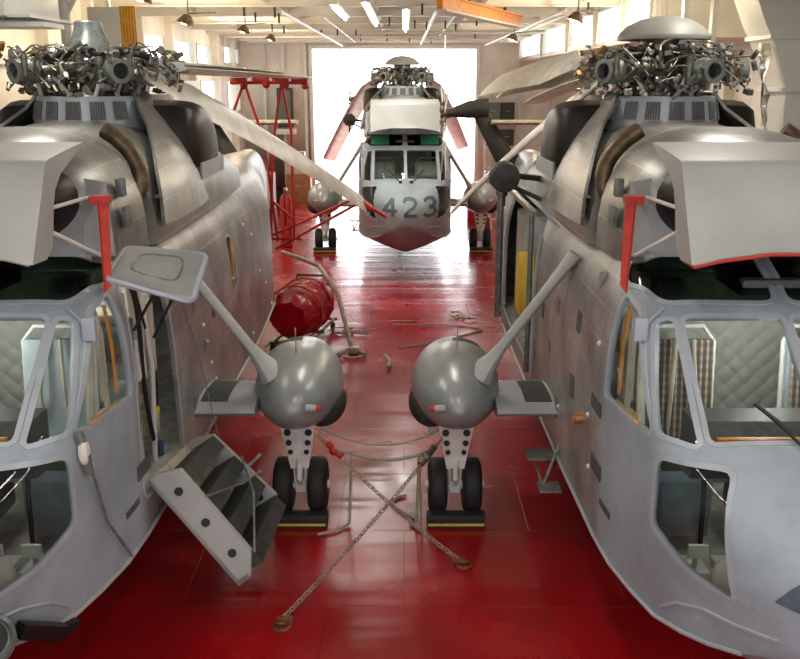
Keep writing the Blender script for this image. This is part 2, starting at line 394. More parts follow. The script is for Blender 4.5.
OP['cabin_window'] = (roundp([(1.09, 1.72, 1.95), (1.09, 2.02, 1.95), (1.09, 1.92, 2.56), (1.09, 1.68, 2.56)], .06), V((1, 0, 0)))
def cuts(names, **k): return [cutter(*OP[n], **k) for n in names]
DEEP = (.12, .42)
allw = list(OP)
HULL = finish(boolean(shell(.035), [cutter(*OP[n], depth=(.35, .30)) for n in allw], 'DIFFERENCE'), 'hull_skin', 32)
PANE = {}; SEAL = {}
glass_src = shell(.008, -.012); seal_src = shell(.03, .006)
for n in allw:
    if 'window' in n:
        PANE[n] = finish(boolean(glass_src.copy(), [cutter(*OP[n], depth=(.34, .29), grow=.008)], 'INTERSECT'), 'glass_green' if 'roof' in n else 'glass')
    big = boolean(seal_src.copy(), [cutter(*OP[n], depth=(.33, .28), grow=.035)], 'INTERSECT')
    SEAL[n] = finish(boolean(big, [cutter(*OP[n], depth=(.5, .5), grow=.002)], 'DIFFERENCE'), 'paint_frame')

CACHE = {}
def part(name, key, fn, mat, parent, label=None, ang=38):
    if key not in CACHE: CACHE[key] = fn().mesh(name, mat, ang)
    return link(name, CACHE[key], parent, label)

def sup(y, hw, z0, z1, n, m=22, xo=0.):
    """arched section: from (-hw, z0) over z1 to (hw, z0), closed flat at the bottom"""
    P = []
    for i in range(m+1):
        a = math.pi*i/m; c_ = math.cos(a); s_ = math.sin(a)
        P.append((xo+hw*math.copysign(abs(c_)**(2/n), c_), y, z0+(z1-z0)*abs(s_)**(2/n)))
    return P
def airfoil(root, tip, chord, droop, n=14, th=.055, flat=0.):
    root = V(root); tip = V(tip); m = MB(); secs = []
    d = (tip-root); hd = V((d.x, d.y, 0)).normalized(); cx = V((-hd.y, hd.x, 0))
    for i in range(n+1):
        t = i/n; p = root+V((d.x*t, d.y*t, d.z*(t**droop)))
        w = chord*(.34 if t < .03 else min(1, .34+(t-.03)*7))
        tw = flat
        cv = (cx*math.cos(tw)+V((0, 0, 1))*math.sin(tw)); up = V((0, 0, 1))*math.cos(tw)-cx*math.sin(tw)
        sec = []
        for a in range(12):
            q = 2*math.pi*a/12; c_ = math.cos(q); s_ = math.sin(q)
            sec.append(p+cv*(c_*w/2)+up*(s_*th/2*(1+.5*c_)))
        secs.append(sec)
    m.loft(secs); return m

def rotor_head(par, a0, dome, H=(0, .72, 4.38), rnd=3, blades=()):
    hx, hy, hz = H; rg = random.Random(rnd)
    def P(r, a, z): return V((hx+r*math.sin(a), hy-r*math.cos(a), hz+z))
    m = MB()
    m.cyl((hx, hy, hz-.5), (hx, hy, hz+.1), .13)
    m.lathe((hx, hy, hz-.26), (0, 0, 1), [(0, .1), (0, .36), (.04, .40), (.09, .36), (.12, .1)])
    m.lathe((hx, hy, hz-.02), (0, 0, 1), [(0, .1), (0, .36), (.05, .40), (.08, .30), (.12, .30), (.16, .24), (.22, .22)])
    for i in range(5):
        a = a0+i*R(72)
        m.prism([P(.2, a-.28, -.03), P(.2, a+.28, -.03), P(.62, a+.10, -.03), P(.62, a-.10, -.03)], (0, 0, .035))
        m.prism([P(.2, a-.28, .10), P(.2, a+.28, .10), P(.62, a+.10, .10), P(.62, a-.10, .10)], (0, 0, .035))
    rh = obj('rotor_head', m, 'oily', par)
    if dome:
        obj('head_fairing_dome', MB().lathe((hx, hy, hz+.345), (0, 0, 1), [(-.03, .40), (-.03, .445), (0, .45), (.02, .44), (.10, .36), (.16, .25), (.19, .12), (.20, .001)], 40), 'dome_paint', rh, 'smooth grey cap')
        obj('dome_mount', MB().cyl((hx, hy, hz+.1), (hx, hy, hz+.33), .22), 'oily_brown', rh)
    else:
        obj('hub_cap', MB().lathe((hx, hy, hz+.15), (0, 0, 1), [(0, .24), (.08, .22), (.20, .16), (.28, .135), (.33, .13), (.345, .115), (.345, .09), (.33, .001)], 28), 'oily_blue', rh)
    for i in range(5):
        a = a0+i*R(72); ra = V((math.sin(a), -math.cos(a), 0)); ta = V((math.cos(a), math.sin(a), 0))
        # sleeve with an open bore
        o = P(.50, a, .02)
        prof = [(0, .05), (0, .10), (.14, .095), (.15, .118), (.20, .122), (.27, .105), (.34, .112), (.345, .072), (.20, .07), (.19, .05)]
        sl_ = obj('blade_sleeve', MB().lathe(o, ra, prof, 20), 'oily_blue', rh)
        k = MB(); k.cyl(o+ra*.192, o+ra*.26, .069)  # black plug, painted shade deep in the sleeve bore
        for sgn in (-1, 1):
            k.cyl(P(.30, a+sgn*.5, .20), P(.58, a+sgn*.12, .16), .032); k.cyl(P(.36, a+sgn*.42, .20), P(.46, a+sgn*.28, .18), .052)
        obj('fold_lock_bore_shade', k, 'black', rh)
        k = MB()  # dampers and reservoirs
        k.cyl(P(.42, a+.55, .06), P(.66, a+.22, .02), .05); k.cyl(P(.5, a+.44, .05), P(.57, a+.34, .035), .068)
        k.cyl(P(.30, a+.62, -.08), P(.30, a+.62, .19), .06); k.ball(P(.30, a+.62, .2), .06)
        k.cyl(P(.66, a-.2, -.1), P(.66, a-.2, .15), .035); k.cyl(P(.8, a+.14, -.02), P(.8, a+.14, .17), .03)
        obj('hydraulic_damper', k, 'steel' if i % 2 else 'oily', rh)
        k = MB(); lnk = P(.37, a+.3, -.2)
        k.tube([lnk, P(.50, a+.25, -.06), P(.62, a+.2, .02)], .018); k.cyl(P(.37, a+.3, -.5), lnk, .016); k.ball(lnk, .032)
        k.cyl(P(.5, a-.3, -.24), P(.58, a-.16, 0), .02)
        obj('pitch_link', k, 'white_metal', rh)
        k = MB()
        for j in range(30):
            r1, r2 = rg.uniform(.2, .82), rg.uniform(.2, .84); a1, a2 = a+rg.uniform(-.62, .62), a+rg.uniform(-.62, .62)
            z1, z2 = rg.uniform(-.16, .24), rg.uniform(-.16, .26); p0, p3 = P(r1, a1, z1), P(r2, a2, z2)
            p1 = p0+V((rg.uniform(-.1, .1), rg.uniform(-.1, .1), rg.uniform(.02, .14))); p2 = p3+V((rg.uniform(-.1, .1), rg.uniform(-.1, .1), rg.uniform(.0, .12)))
            k.tube(bez(p0, p1, p2, p3, 7), rg.uniform(.006, .012), 6)
        obj('hydraulic_hoses', k, 'oily_brown' if i % 2 else 'oily', rh)
        k = MB()
        for j in range(70):
            c = P(rg.uniform(.2, .88), a+rg.uniform(-.62, .62), rg.uniform(-.20, .26)); q = rg.random(); s_ = rg.uniform(.015, .05)
            ax = V((rg.uniform(-1, 1), rg.uniform(-1, 1), rg.uniform(-1, 1))).normalized()
            if q < .45: k.cyl(c-ax*s_, c+ax*s_, s_*.55, n=8)
            elif q < .75: k.box(c, (s_*1.3, s_, s_*1.6), ax.to_track_quat('Z', 'Y').to_matrix())
            else: k.ball(c, s_*.7, n=8)
        obj('fittings', k, ('oily_blue', 'oily', 'oily_brown', 'brass', 'steel')[i], rh)
    for i, (ra_, aa, z, tip, dr, ch, mt, fl) in enumerate(blades):
        root = P(ra_, aa, z)
        bl = obj('rotor_blade', airfoil(root, tip, ch, dr, flat=fl), mt, par)
        obj('blade_cuff', MB().cyl(P(ra_-.14, aa, z), root+(V(tip)-root).normalized()*.22, .06, .045), 'steel', bl)
    return rh

def wheel(par, x, y, r=.29, w=.19):
    t = obj('wheel', MB().lathe((x-w/2, y, r), (1, 0, 0), [(0, r*.55), (.0, r*.78), (.02, r*.93), (.045, r*.985), (w*.5, r), (w-.045, r*.985), (w-.02, r*.93), (w, r*.78), (w, r*.55)], 36), 'rubber', par)
    k = MB()
    for sx in (-1, 1):
        k.lathe((x+sx*(w/2-.03), y, r), (sx, 0, 0), [(0, r*.56), (.02, r*.56), (.028, r*.48), (.005, r*.4), (.005, r*.18), (.045, r*.16), (.045, .001)], 24)
    obj('wheel_rim', k, 'white_metal', t)

def heli(loc, rz, label, kind):
    h = thing('helicopter', label, 'helicopter', loc, rz)
    f = link('fuselage', HULL, h, 'panelled grey metal hull')
    NAME = {'front_window': 'windscreen_pane', 'quarter_window': 'quarter_window', 'side_window': 'cockpit_side_window', 'chin_window': 'chin_window', 'roof_window': 'roof_window', 'cabin_window': 'cabin_window'}
    for n, me in PANE.items():
        if False: continue
        nm = NAME['_'.join(n.split('_')[:2])]
        link(nm, me, f, 'dark green tinted roof pane' if 'roof' in n else None)
    for n, me in SEAL.items():
        link('window_frame' if 'window' in n else 'door_frame', me, f)
    # closed doors where the photo has none open
    cargo_open = kind == 'right'
    if kind != 'left':
        if 'pd' not in CACHE: CACHE['pd'] = finish(boolean(shell(.03, -.004), [cutter(*OP['door_port'], depth=(.35, .3), grow=-.006)], 'INTERSECT'), 'hull_skin')
        link('cabin_door', CACHE['pd'], h)
    if not cargo_open:
        if 'cd' not in CACHE: CACHE['cd'] = finish(boolean(shell(.03, -.004), [cutter(*OP['cargo_star'], depth=(.35, .3), grow=-.006)], 'INTERSECT'), 'hull_skin')
        link('cargo_door', CACHE['cd'], h)
    # ---- interior
    def deckfn():
        m = MB()
        ys = [-3.98, -3.75, -3.5, -3.2, -2.8, -2.2, -1.6, 0, 3, 5]
        secs = []
        for y in ys:
            s_ = interp_st(y); w = lerp(s_[2], s_[4], max(0, (1.07-s_[3])/(s_[5]-s_[3])))-.03; secs.append([(-w, y, 1.06), (w, y, 1.06), (w, y, 1.10), (-w, y, 1.10)])
        m.loft(secs); return m
    part('cabin_floor', 'cf', deckfn, 'interior_floor', h)
    def bulk():
        m = MB(); m.box((0, -1.62, 2.0), (.5, .03, 1.75)); m.box((-.66, -1.62, 2.02), (.72, .03, 1.7)); m.box((.42, -1.62, 2.02), (.30, .03, 1.7)); return m
    part('cockpit_bulkhead', 'bk', bulk, 'interior', h)
    def quilt():
        return MB().box((-.1, -1.70, 2.25), (1.5, .05, 1.25), bev=.02)
    part('quilted_lining', 'ql', quilt, 'quilt', h, 'cream quilted blanket behind the seats')
    def panel():
        m = MB(); m.prism([(-.74, -3.25, 1.86), (-.74, -3.36, 2.06), (-.74, -3.22, 2.24), (-.74, -2.98, 2.24), (-.74, -3.0, 1.95), (-.74, -3.05, 1.84)], (1.48, 0, 0)); m.box((0, -2.75, 1.5), (.34, .8, .5), bev=.03); return m
    ip = part('instrument_panel', 'ip', panel, 'vent_dark', h)
    def dials():
        m = MB()
        for x in (-.6, -.42, -.24, .24, .42, .6):
            for z in (1.95, 2.11): m.cyl((x, -3.02, z), (x, -2.965, z), .06, n=16)
        for x in (-.1, 0, .1):
            for y in (-2.95, -2.8, -2.65, -2.5): m.box((x, y, 1.76), (.07, .1, .03))
        return m
    part('instrument_dial', 'di', dials, 'oily_blue', ip)
    def pedals():
        m = MB()
        for x in (-.62, -.36, .36, .62):
            m.cyl((x, -3.12, 1.1), (x, -3.17, 1.30), .018); m.box((x, -3.19, 1.31), (.13, .03, .09)); m.box((x, -3.09, 1.13), (.18, .24, .05))
        return m
    part('rudder_pedal', 'pe', pedals, 'white_metal', h)
    def crumple():
        m = MB()
        for sx in (-1, 1):
            m.ball((sx*.50, -3.40, 1.22), .12, (.8, .9, 1.3), 10); m.ball((sx*.42, -3.52, 1.18), .085, (1, .9, 1.1), 8)
        return m
    part('rag_bundle', 'rg', crumple, 'cloth_white', h)
    for sx in (-1, 1):
        striped = (kind == 'right')
        st = obj('cockpit_seat', MB().box((sx*.52, -2.45, 1.62), (.5, .5, .1), bev=.03).box((sx*.52, -2.18, 2.05), (.5, .08, .85), Matrix.Rotation(R(-8), 3, 'X'), bev=.03).box((sx*.52, -2.4, 1.35), (.36, .4, .5)), 'seat_blue', h)
        obj('seat_cushion', MB().box((sx*.52, -2.49, 1.70), (.46, .44, .08), bev=.035), 'olive', st)
        obj('seat_back_cover', MB().box((sx*.52, -2.25, 2.12), (.46, .05, .74), Matrix.Rotation(R(-8), 3, 'X'), bev=.02), 'stripes' if striped else 'seat_blue', st)
        fr = MB(); fr.tube([(sx*.52-.26, -2.22, 1.6), (sx*.52-.26, -2.12, 2.45), (sx*.52-.18, -2.10, 2.56), (sx*.52+.18, -2.10, 2.56), (sx*.52+.26, -2.12, 2.45), (sx*.52+.26, -2.22, 1.6)], .018)
        obj('seat_rail', fr, 'white_metal', st)
        st2 = MB()
        for q in (-.09, .09): st2.tube([(sx*.52+q, -2.30, 1.76), (sx*.52+q, -2.33, 2.1), (sx*.52+q*.7, -2.25, 2.5)], .016, 6)
        obj('seat_harness', st2, 'cream', st)
        obj('control_stick', MB().tube([(sx*.52, -2.95, 1.1), (sx*.52, -2.92, 1.6), (sx*.52, -2.86, 1.85)], .018).box((sx*.52, -2.86, 1.9), (.045, .05, .12), bev=.01), 'black', h)
    def cockpit_frames():
        m = MB()
        for sx in (-1, 1):
            m.tube([(sx*.98, -2.52, 1.9), (sx*.97, -2.5, 2.6), (sx*.88, -2.42, 2.9)], .02); m.tube([(sx*.97, -2.85, 2.08), (sx*.94, -2.68, 2.4), (sx*.90, -2.55, 2.7)], .03)
            m.box((sx*.98, -2.58, 2.45), (.03, .05, .6)); m.box((sx*.96, -2.8, 1.98), (.05, .6, .16))
        return m
    part('sliding_window_frame', 'sw', cockpit_frames, 'cream', h, 'cream inner window rails')
    def orange_fr():
        m = MB()
        for sx in (-1, 1):
            m.tube([(sx*1.0, -2.36, 2.12), (sx*.995, -2.36, 2.5), (sx*.97, -2.38, 2.78)], .014, 6); m.tube([(sx*1.02, -3.0, 2.13), (sx*1.02, -2.4, 2.08)], .014, 6)
        m.box((0, -3.4, 2.19), (1.3, .04, .02))
        return m
    part('orange_sealing_strip', 'os', orange_fr, 'orange', h, 'orange strips round the cockpit windows')
    def overhead():
        m = MB(); m.box((0, -2.2, 2.93), (.45, .55, .12), bev=.03); m.box((.6, -2.0, 2.85), (.2, .2, .1)); m.box((-.6, -2.0, 2.85), (.2, .2, .1)); return m
    part('overhead_panel', 'oh', overhead, 'vent_dark', h)
    # wipers
    def wipers():
        m = MB()
        for sx in (-1, 1):
            m.tube([(sx*.12, -3.60, 2.15), (sx*.20, -3.52, 2.22), (sx*.30, -3.40, 2.31)], .012, 6); m.box((sx*.12, -3.60, 2.16), (.07, .05, .05)); m.tube([(sx*.22, -3.48, 2.26), (sx*.40, -3.30, 2.39)], .014, 6)
        return m
    part('windscreen_wiper', 'wi', wipers, 'black', h)
    # ---- engine deck
    def nacelle():
        m = MB(); m.loft([sup(y, hw, 2.98, z, n) for y, hw, z, n in ((-2.05, .80, 3.80, 3.2), (-1.95, .86, 3.88, 3), (-1.5, .93, 3.94, 2.8), (-1.12, .96, 3.96, 2.8))]); return m
    part('engine_cowling', 'na', nacelle, 'cowl_skin', h, 'riveted silver cowling behind the shield')
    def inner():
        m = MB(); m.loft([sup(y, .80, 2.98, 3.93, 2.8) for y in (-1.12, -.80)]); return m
    part('engine_bay', 'in', inner, 'soot', h, 'near black body painted as shade in the gap between the cowlings')  # solid body; its black colour stands in for the shade of the recess
    def ducts():
        m = MB()
        for sx in (-1, 1): m.tube(bez((sx*.83, -1.05, 3.35), (sx*.98, -1.0, 3.5), (sx*.9, -.95, 3.75), (sx*.6, -.9, 3.92), 8), .07, 10)
        return m
    part('heat_duct', 'hd', ducts, 'oily_brown', h)
    for sx in (-1, 1):
        it = part('engine_intake', 'it%d' % sx, lambda: MB().lathe((sx*.45, -2.02, 3.45), (0, -1, 0), [(0, .10), (0, .30), (.08, .29), (.22, .235), (.25, .22), (.22, .19), (.05, .16), (.05, .1)], 28), 'soot', h)
        part('intake_spinner', 'ip%d' % sx, lambda: MB().lathe((sx*.45, -2.06, 3.45), (0, -1, 0), [(0, .12), (.08, .10), (.15, .05), (.17, .001)], 20), 'red', it, 'orange red intake bullet')
        part('intake_skirt', 'is%d' % sx, lambda: MB().loft([[(sx*.30, -2.3, 3.12), (sx*.84, -2.3, 3.12), (sx*.80, -2.15, 3.30), (sx*.30, -2.15, 3.35)], [(sx*.30, -1.9, 3.1), (sx*.93, -1.9, 3.05), (sx*.90, -1.9, 3.6), (sx*.30, -1.9, 3.7)]]), 'paint', h)
    def aft():
        m = MB(); secs = []
        for y, hw, zt, n in ((-.84, .97, 3.80, 2.6), (-.5, .99, 3.92, 2.6), (.0, 1.0, 3.96, 2.5), (1.2, 1.0, 3.92, 2.4), (2.2, .97, 3.80, 2.3), (3.6, .9, 3.55, 2.2), (5.2, .6, 3.25, 2.2), (6.2, .3, 3.1, 2.2)):
            secs.append(sup(y, hw, 2.95, zt, n))
        m.loft(secs); return m
    part('transmission_cowling', 'af', aft, 'cowl_skin', h, 'bulging silver cowling beneath the rotor head')
    def ring(z0, z1, r0, r1, y0=.72):
        def S(r, z):
            P = []
            for i in range(17): a = math.pi+math.pi*i/16; P.append((r*math.cos(a), y0-.1+r*math.sin(a)*1.0, z))
            P += [(r, 1.9, z), (-r, 1.9, z)]
            return P
        return MB().loft([S(r0, z0), S(r1, z1)])
    rp = part('rotor_pylon', 'rp', lambda: ring(3.85, 4.17, .56, .50), 'paint_frame', h, 'grey ring housing with wire mesh vents')
    for i in range(7):
        a = R(-90+(i-3)*24); w = R(7.6)
        def grille(a=a, w=w):
            m = MB(); P = []
            for q in (-1, 0, 1):
                for_ = a+q*w; P.append(for_)
            m.grid([[((.56-.06*(z-3.85)/.32+.004)*math.cos(q), .62+(.56-.06*(z-3.85)/.32+.004)*math.sin(q), z) for z in (3.96, 4.04, 4.12)] for q in P], .006); return m
        g = part('vent_grille', 'gr%d' % i, grille, 'vent_dark', rp)
        def bars(a=a, w=w):
            m = MB()
            for q in range(-3, 4):
                t_ = a+q*w/3.2; m.tube([((.56-.06*(z-3.85)/.32+.012)*math.cos(t_), .62+(.56-.06*(z-3.85)/.32+.012)*math.sin(t_), z) for z in (3.95, 4.13)], .0035, 4)
            return m
        part('mesh_wires', 'mw%d' % i, bars, 'oily_blue', g)
    for sx in (-1, 1):
        def cheek():
            rows = []
            for z, x, y0, y1 in ((4.20, .50, .48, .98), (4.05, .58, .35, .88), (3.90, .72, .10, .76), (3.72, .88, -.35, .64), (3.55, .97, -.62, .66), (3.35, 1.03, -.76, .76), (3.12, 1.07, -.88, .90)):
                rows.append([(sx*(x-.05*abs(2*t-1)**2), lerp(y0, y1, t), z) for t in (0, .25, .5, .75, 1)])
            return MB().grid(rows, .03*sx)
        part('cowling_cheek', 'ck%d' % sx, cheek, 'foil' if 0 else 'cowl_skin', h, 'polished curved cowling panel')
        def exh():
            Q = [(.55, 3.45), (.58, 3.9), (.66, 4.08), (.85, 4.13), (1.1, 4.12), (1.32, 4.07), (1.5, 3.99), (1.65, 3.89), (1.77, 3.77), (1.85, 3.62), (1.88, 3.42), (1.2, 3.40)]
            cy, cz = 1.25, 3.72; secs = []
            for x, k in ((.40, .96), (.62, 1.0), (.80, .985), (.90, .94), (.97, .85), (1.01, .72), (1.03, .5)): secs.append([(sx*x, cy+(y-cy)*k, cz+(z-cz)*k) for y, z in Q])
            return MB().loft(secs)
        part('exhaust_fairing', 'ex%d' % sx, exh, 'soot', h, 'soot black exhaust fairing')
        part('exhaust_rim', 'er%d' % sx, lambda: MB().grid([[(sx*(1.02+.02*z), lerp(.8, 1.92, t), zz) for t in (0, .5, 1)] for z, zz in ((0, 3.33), (0, 3.50))], .02*sx), 'paint', h)
        part('cowling_latch', 'cl%d' % sx, lambda: MB().box((sx*.90, -1.55, 3.52), (.06, .10, .14), bev=.01).box((sx*.95, -1.6, 3.3), (.05, .12, .16), bev=.01).box((sx*.97, -.3, 3.35), (.04, 1.0, .02)), 'oily_blue', h)
    # ice shield
    def shield():
        m = MB(); T = .03
        def arc(x): return 0
        F = []
        PR = ((-3.05, 3.21), (-2.93, 3.40), (-2.81, 3.59), (-2.70, 3.775), (-2.67, 3.81), (-2.62, 3.825), (-2.3, 3.86), (-1.95, 3.89))
        for v, (y, z) in enumerate(PR):
            F.append([(x, y, z+(.08 if v == 0 and abs(x) < .5 else .04 if v == 0 and abs(x) < .7 else 0)) for x in (-.75, -.745, -.6, -.3, 0, .3, .6, .745, .75)])
        m.grid(F, T)
        return m
    ips = part('ice_shield', 'sh', shield, 'paint_light', h, 'boxy light grey shield in front of the engine intakes')
    for sx in (-1, 1):
        def cheekp():
            P = [(-3.05, 3.21), (-2.93, 3.40), (-2.81, 3.59), (-2.70, 3.775), (-2.67, 3.81), (-2.62, 3.825), (-2.3, 3.86), (-1.95, 3.89), (-2.12, 3.82), (-2.27, 3.77), (-2.44, 3.71), (-2.56, 3.62), (-2.62, 3.50), (-2.66, 3.36), (-2.70, 3.26), (-2.82, 3.20)]
            return MB().prism([(sx*.75, y, z) for y, z in P], (sx*.03, 0, 0))
        part('shield_side', 'ss%d' % sx, cheekp, 'paint_light', ips)
        part('shield_strut', 'su%d' % sx, lambda: MB().cyl((sx*.74, -2.75, 3.4), (sx*.90, -2.15, 3.1), .014).cyl((sx*.74, -2.6, 3.5), (sx*.80, -2.0, 3.5), .014), 'white_metal', ips)
        if kind != 'centre':
            part('red_strap', 'rs%d' % sx, lambda: MB().plate([(sx*.93, -2.19, 3.50), (sx*.98, -2.12, 3.50), (sx*1.075, -2.50, 2.96), (sx*1.05, -2.56, 2.92)], .025).box((sx*.93, -2.14, 3.50), (.13, .10, .06)), 'red_tape', h, 'red streamer hanging over the roof edge')
    if kind == 'right':
        obj('red_edging', MB().tube([(-.765, -2.83, 3.20), (-.765, -3.06, 3.20), (-.6, -3.07, 3.24), (-.3, -3.07, 3.28), (0, -3.07, 3.28), (.6, -3.07, 3.24), (.765, -3.06, 3.20)], .012, 6), 'red_tape', ips, 'red edging tape')
    # roof furniture
    def roofbits():
        m = MB()
        for sx in (-1, 1):
            m.cyl((sx*.86, -2.55, 2.9), (sx*.95, -2.62, 2.95), .012); m.box((sx*.99, -2.76, 2.72), (.09, .05, .16), bev=.015)
            m.tube([(sx*.82, -2.66, 2.84), (sx*.96, -2.74, 2.74)], .01, 6)
        return m
    part('outside_mirror', 'om', roofbits, 'paint_frame', h)
    # side vents, steps and studs on the skin
    rg = random.Random(5)
    for sx in (-1, 1):
        for i, (y, z, w, hh, mt) in enumerate(((-2.05, 1.92, .30, .11, 'vent_dark'), (-2.15, 1.45, .30, .12, 'vent_dark'), (-2.45, 1.25, .26, .05, 'vent_dark'), (-1.2, 2.35, .14, .17, 'vent_dark'), (-.2, 2.25, .14, .14, 'oily_blue'), (.15, 1.75, .15, .12, 'oily_blue'), (.6, 2.0, .12, .16, 'vent_dark'), (-.4, 1.3, .12, .2, 'oily_blue'), (-1.1, 1.75, .14, .2, 'vent_dark'))):
            if sx == 1 and -2.1 < y < -.7 : continue
            if sx == 1 and kind == 'left' and -2.1 < y < -.7: continue
            k_ = 'v%d_%d' % (sx, i)
            if k_ not in CACHE:
                g = []
                for a in range(4):
                    row = []
                    for b_ in range(4):
                        p, n_ = on_hull((sx*3, y+w*(a/3-.5), z+hh*(b_/3-.5)), (-sx, 0, 0)); row.append(p+n_*.002)
                    g.append(row)
                CACHE[k_] = MB().grid(g, .008 if sx > 0 else -.008).mesh('access_panel', mt)
            link('access_panel', CACHE[k_], f)
        if 'stud%d' % sx not in CACHE:
            m = MB()
            for i in range(16):
                y = rg.uniform(-2.0, 5); z = rg.uniform(1.0, 2.6)
                if sx == 1 and -2.2 < y < -.6: continue
                if sx == -1 and 1.2 < y < 4.5: continue
                p, n_ = on_hull((sx*3, y, z), (-sx, 0, 0)); m.ball(p, .022, n=8)
            CACHE['stud%d' % sx] = m.mesh('hull_stud', 'white_metal')
        link('hull_stud', CACHE['stud%d' % sx], f)
        part('spray_rail', 'sr%d' % sx, lambda: MB().tube([(sx*(interp_st(y)[2]+.01), y, interp_st(y)[3]) for y in (-3.9, -3.7, -3.53, -3.3, -3.0, -2.64, -2.2, -1.8, -1, 1, 3.5, 5.2)], .016, 6), 'paint', f)
        part('nose_strake', 'ns%d' % sx, lambda: MB().tube([on_hull((sx*3, y, z), (-sx, 0, 0))[0] for y, z in ((-3.35, 1.0), (-3.5, 1.12), (-3.7, 1.2), (-3.9, 1.22), (-4.1, 1.25))], .014, 6), 'paint', f)
    part('exhaust_port', 'ep', lambda: MB().lathe((-1.07, -1.55, 1.62), (-1, 0, 0), [(0, .05), (.08, .05), (.085, .04), (.03, .035), (.03, .001)], 16), 'copper', h, 'copper coloured pipe stub')
    # boarding step bracket low on the side
    part('boarding_step', 'bs', lambda: MB().box((-1.25, -.55, .86), (.26, .24, .02)).box((-1.2, -.85, .66), (.2, .2, .02)).cyl((-1.08, -.6, .98), (-1.25, -.8, .66), .014).cyl((-1.3, -.45, .86), (-1.26, -.75, .66), .014), 'oily_blue', h)
    # ---- sponsons and landing gear
    for sx in (-1, 1):
        cx = 2.03*sx
        def pod():
            m = MB(); secs = []
            for t, r in ((-.72, .02), (-.70, .09), (-.62, .20), (-.5, .29), (-.3, .37), (-.08, .43), (.15, .45), (.45, .41), (.8, .32), (1.1, .23), (1.4, .13), (1.6, .02)):
                sec = []
                for k in range(32):
                    a = 2*math.pi*k/32; c_ = math.cos(a); s_ = math.sin(a)
                    rz_ = r*1.0 if s_ > 0 else r*.85
                    z = 1.32+rz_*(math.copysign(abs(s_)**.92, s_)); z = max(z, 1.32-.36)
                    sec.append((cx+r*c_, .05+t, z))
                secs.append(sec)
            m.loft(secs); return m
        pd = part('sponson', 'po%d' % sx, pod, 'pod_paint', h, 'rounded grey float pod')
        def bulge():
            m = MB(); m.ball((cx+sx*.24, .12, 1.16), .26, (.9, 1.7, .85), 24); return m
        part('sponson_blister', 'pb%d' % sx, bulge, 'plate_dark', pd, 'dark bulged outer cover')
        part('sponson_lamp', 'pl%d' % sx, lambda: MB().lathe((cx+sx*.14, -.62, 1.36), (sx, -.1, 0), [(0, .001), (0, .035), (.08, .035), (.10, .03)], 16), 'paint_light', pd)
        part('lamp_lens', 'lz%d' % sx, lambda: MB().lathe((cx+sx*.24, -.63, 1.36), (sx, -.1, 0), [(0, .03), (.03, .028), (.045, .015), (.048, .001)], 16), 'red', pd, 'red lamp lens')
        part('top_plate', 'tp%d' % sx, lambda: MB().grid([[(cx-sx*.12+x, y, 1.32+.44*math.sqrt(max(0, 1-((x-sx*.12)/.44)**2))*(.97 if y < .1 else 1.0)+.002) for x in (-.14, -.05, .05, .14)] for y in (.05, .2, .4)], .006), 'dark_patch', pd)
        part('tow_eye', 'te%d' % sx, lambda: MB().tube([(cx, -.1, 1.70), (cx, -.1, 1.95)], .006, 6).torus((cx, -.1, 1.97), (1, 0, 0), .02, .005, 12, 6), 'steel', pd)
        def stub():
            secs = []
            for x in (1.03, 1.3, 1.66):
                sec = []
                for k in range(16):
                    a = 2*math.pi*k/16; sec.append((sx*x, .0+.48*math.cos(a), 1.25+.085*math.sin(a)*(1-.25*math.cos(a))))
                secs.append(sec)
            return MB().loft(secs)
        wg = part('sponson_stub_wing', 'sw%d' % sx, stub, 'paint', h)
        part('walkway_patch', 'wp%d' % sx, lambda: MB().grid([[(sx*x, y, 1.25+.085*math.sqrt(max(0, 1-((y)/.48)**2))*(1-.25*y/.48)+.001) for y in (-.34, -.2, 0, .2, .34)] for x in (1.12, 1.25, 1.38)], .005*sx), 'plate_dark', wg, 'dark non slip patch')
        def strut():
            m = MB()
            P0, P1 = V((sx*1.0, -.50, 2.80)), V((sx*1.76, -.20, 1.62)); d = P1-P0; up = V((0, 1, 0)); sd = d.cross(up).normalized(); secs = []
            for t, w, tt in ((0, .16, .06), (.12, .12, .05), (.3, .09, .045), (.8, .09, .045), (.92, .13, .07), (1.0, .20, .10), (1.06, .26, .13)):
                c = P0+d*t; secs.append([c+up*(w*math.cos(2*math.pi*k/16))+sd*(tt*math.sin(2*math.pi*k/16)) for k in range(16)])
            m.loft(secs); return m
        part('sponson_strut', 'st%d' % sx, strut, 'paint_light', h)
        # gear
        def leg():
            m = MB(); x0 = cx
            m.prism([(x0-.18, -.17, 1.02), (x0+.18, -.17, 1.02), (x0+.09, -.12, .52), (x0-.09, -.12, .52)], (0, .05, 0))
            m.cyl((x0, .0, 1.05), (x0, 0, .5), .065); m.cyl((x0, 0, .52), (x0, 0, .27), .042); m.cyl((x0-.30, 0, .29), (x0+.30, 0, .29), .035)
            m.box((x0, 0, .29), (.12, .12, .14), bev=.02); m.cyl((x0, -.13, .62), (x0, -.15, .42), .03); m.cyl((x0, -.15, .42), (x0, -.06, .32), .024)
            m.cyl((x0-.08, -.12, .95), (x0-.05, -.08, .35), .012); m.cyl((x0+.08, -.12, .95), (x0+.05, -.08, .35), .012)
            m.box((x0+.26*sx, .06, .96), (.05, .08, .25), Matrix.Rotation(R(10*sx), 3, 'Y'))
            return m
        lg = part('landing_gear_leg', 'lg%d' % sx, leg, 'white_metal', h)
        def holes():
            m = MB()
            for q in (-1, 1):
                for z, r, dx in ((.93, .036, .105), (.82, .03, .095), (.72, .026, .08)): m.cyl((cx+q*dx, -.176, z), (cx+q*dx, -.165, z), r)
            return m
        part('lightening_hole', 'lh%d' % sx, holes, 'black', lg)
        wheel(lg, cx-.175, 0); wheel(lg, cx+.175, 0)
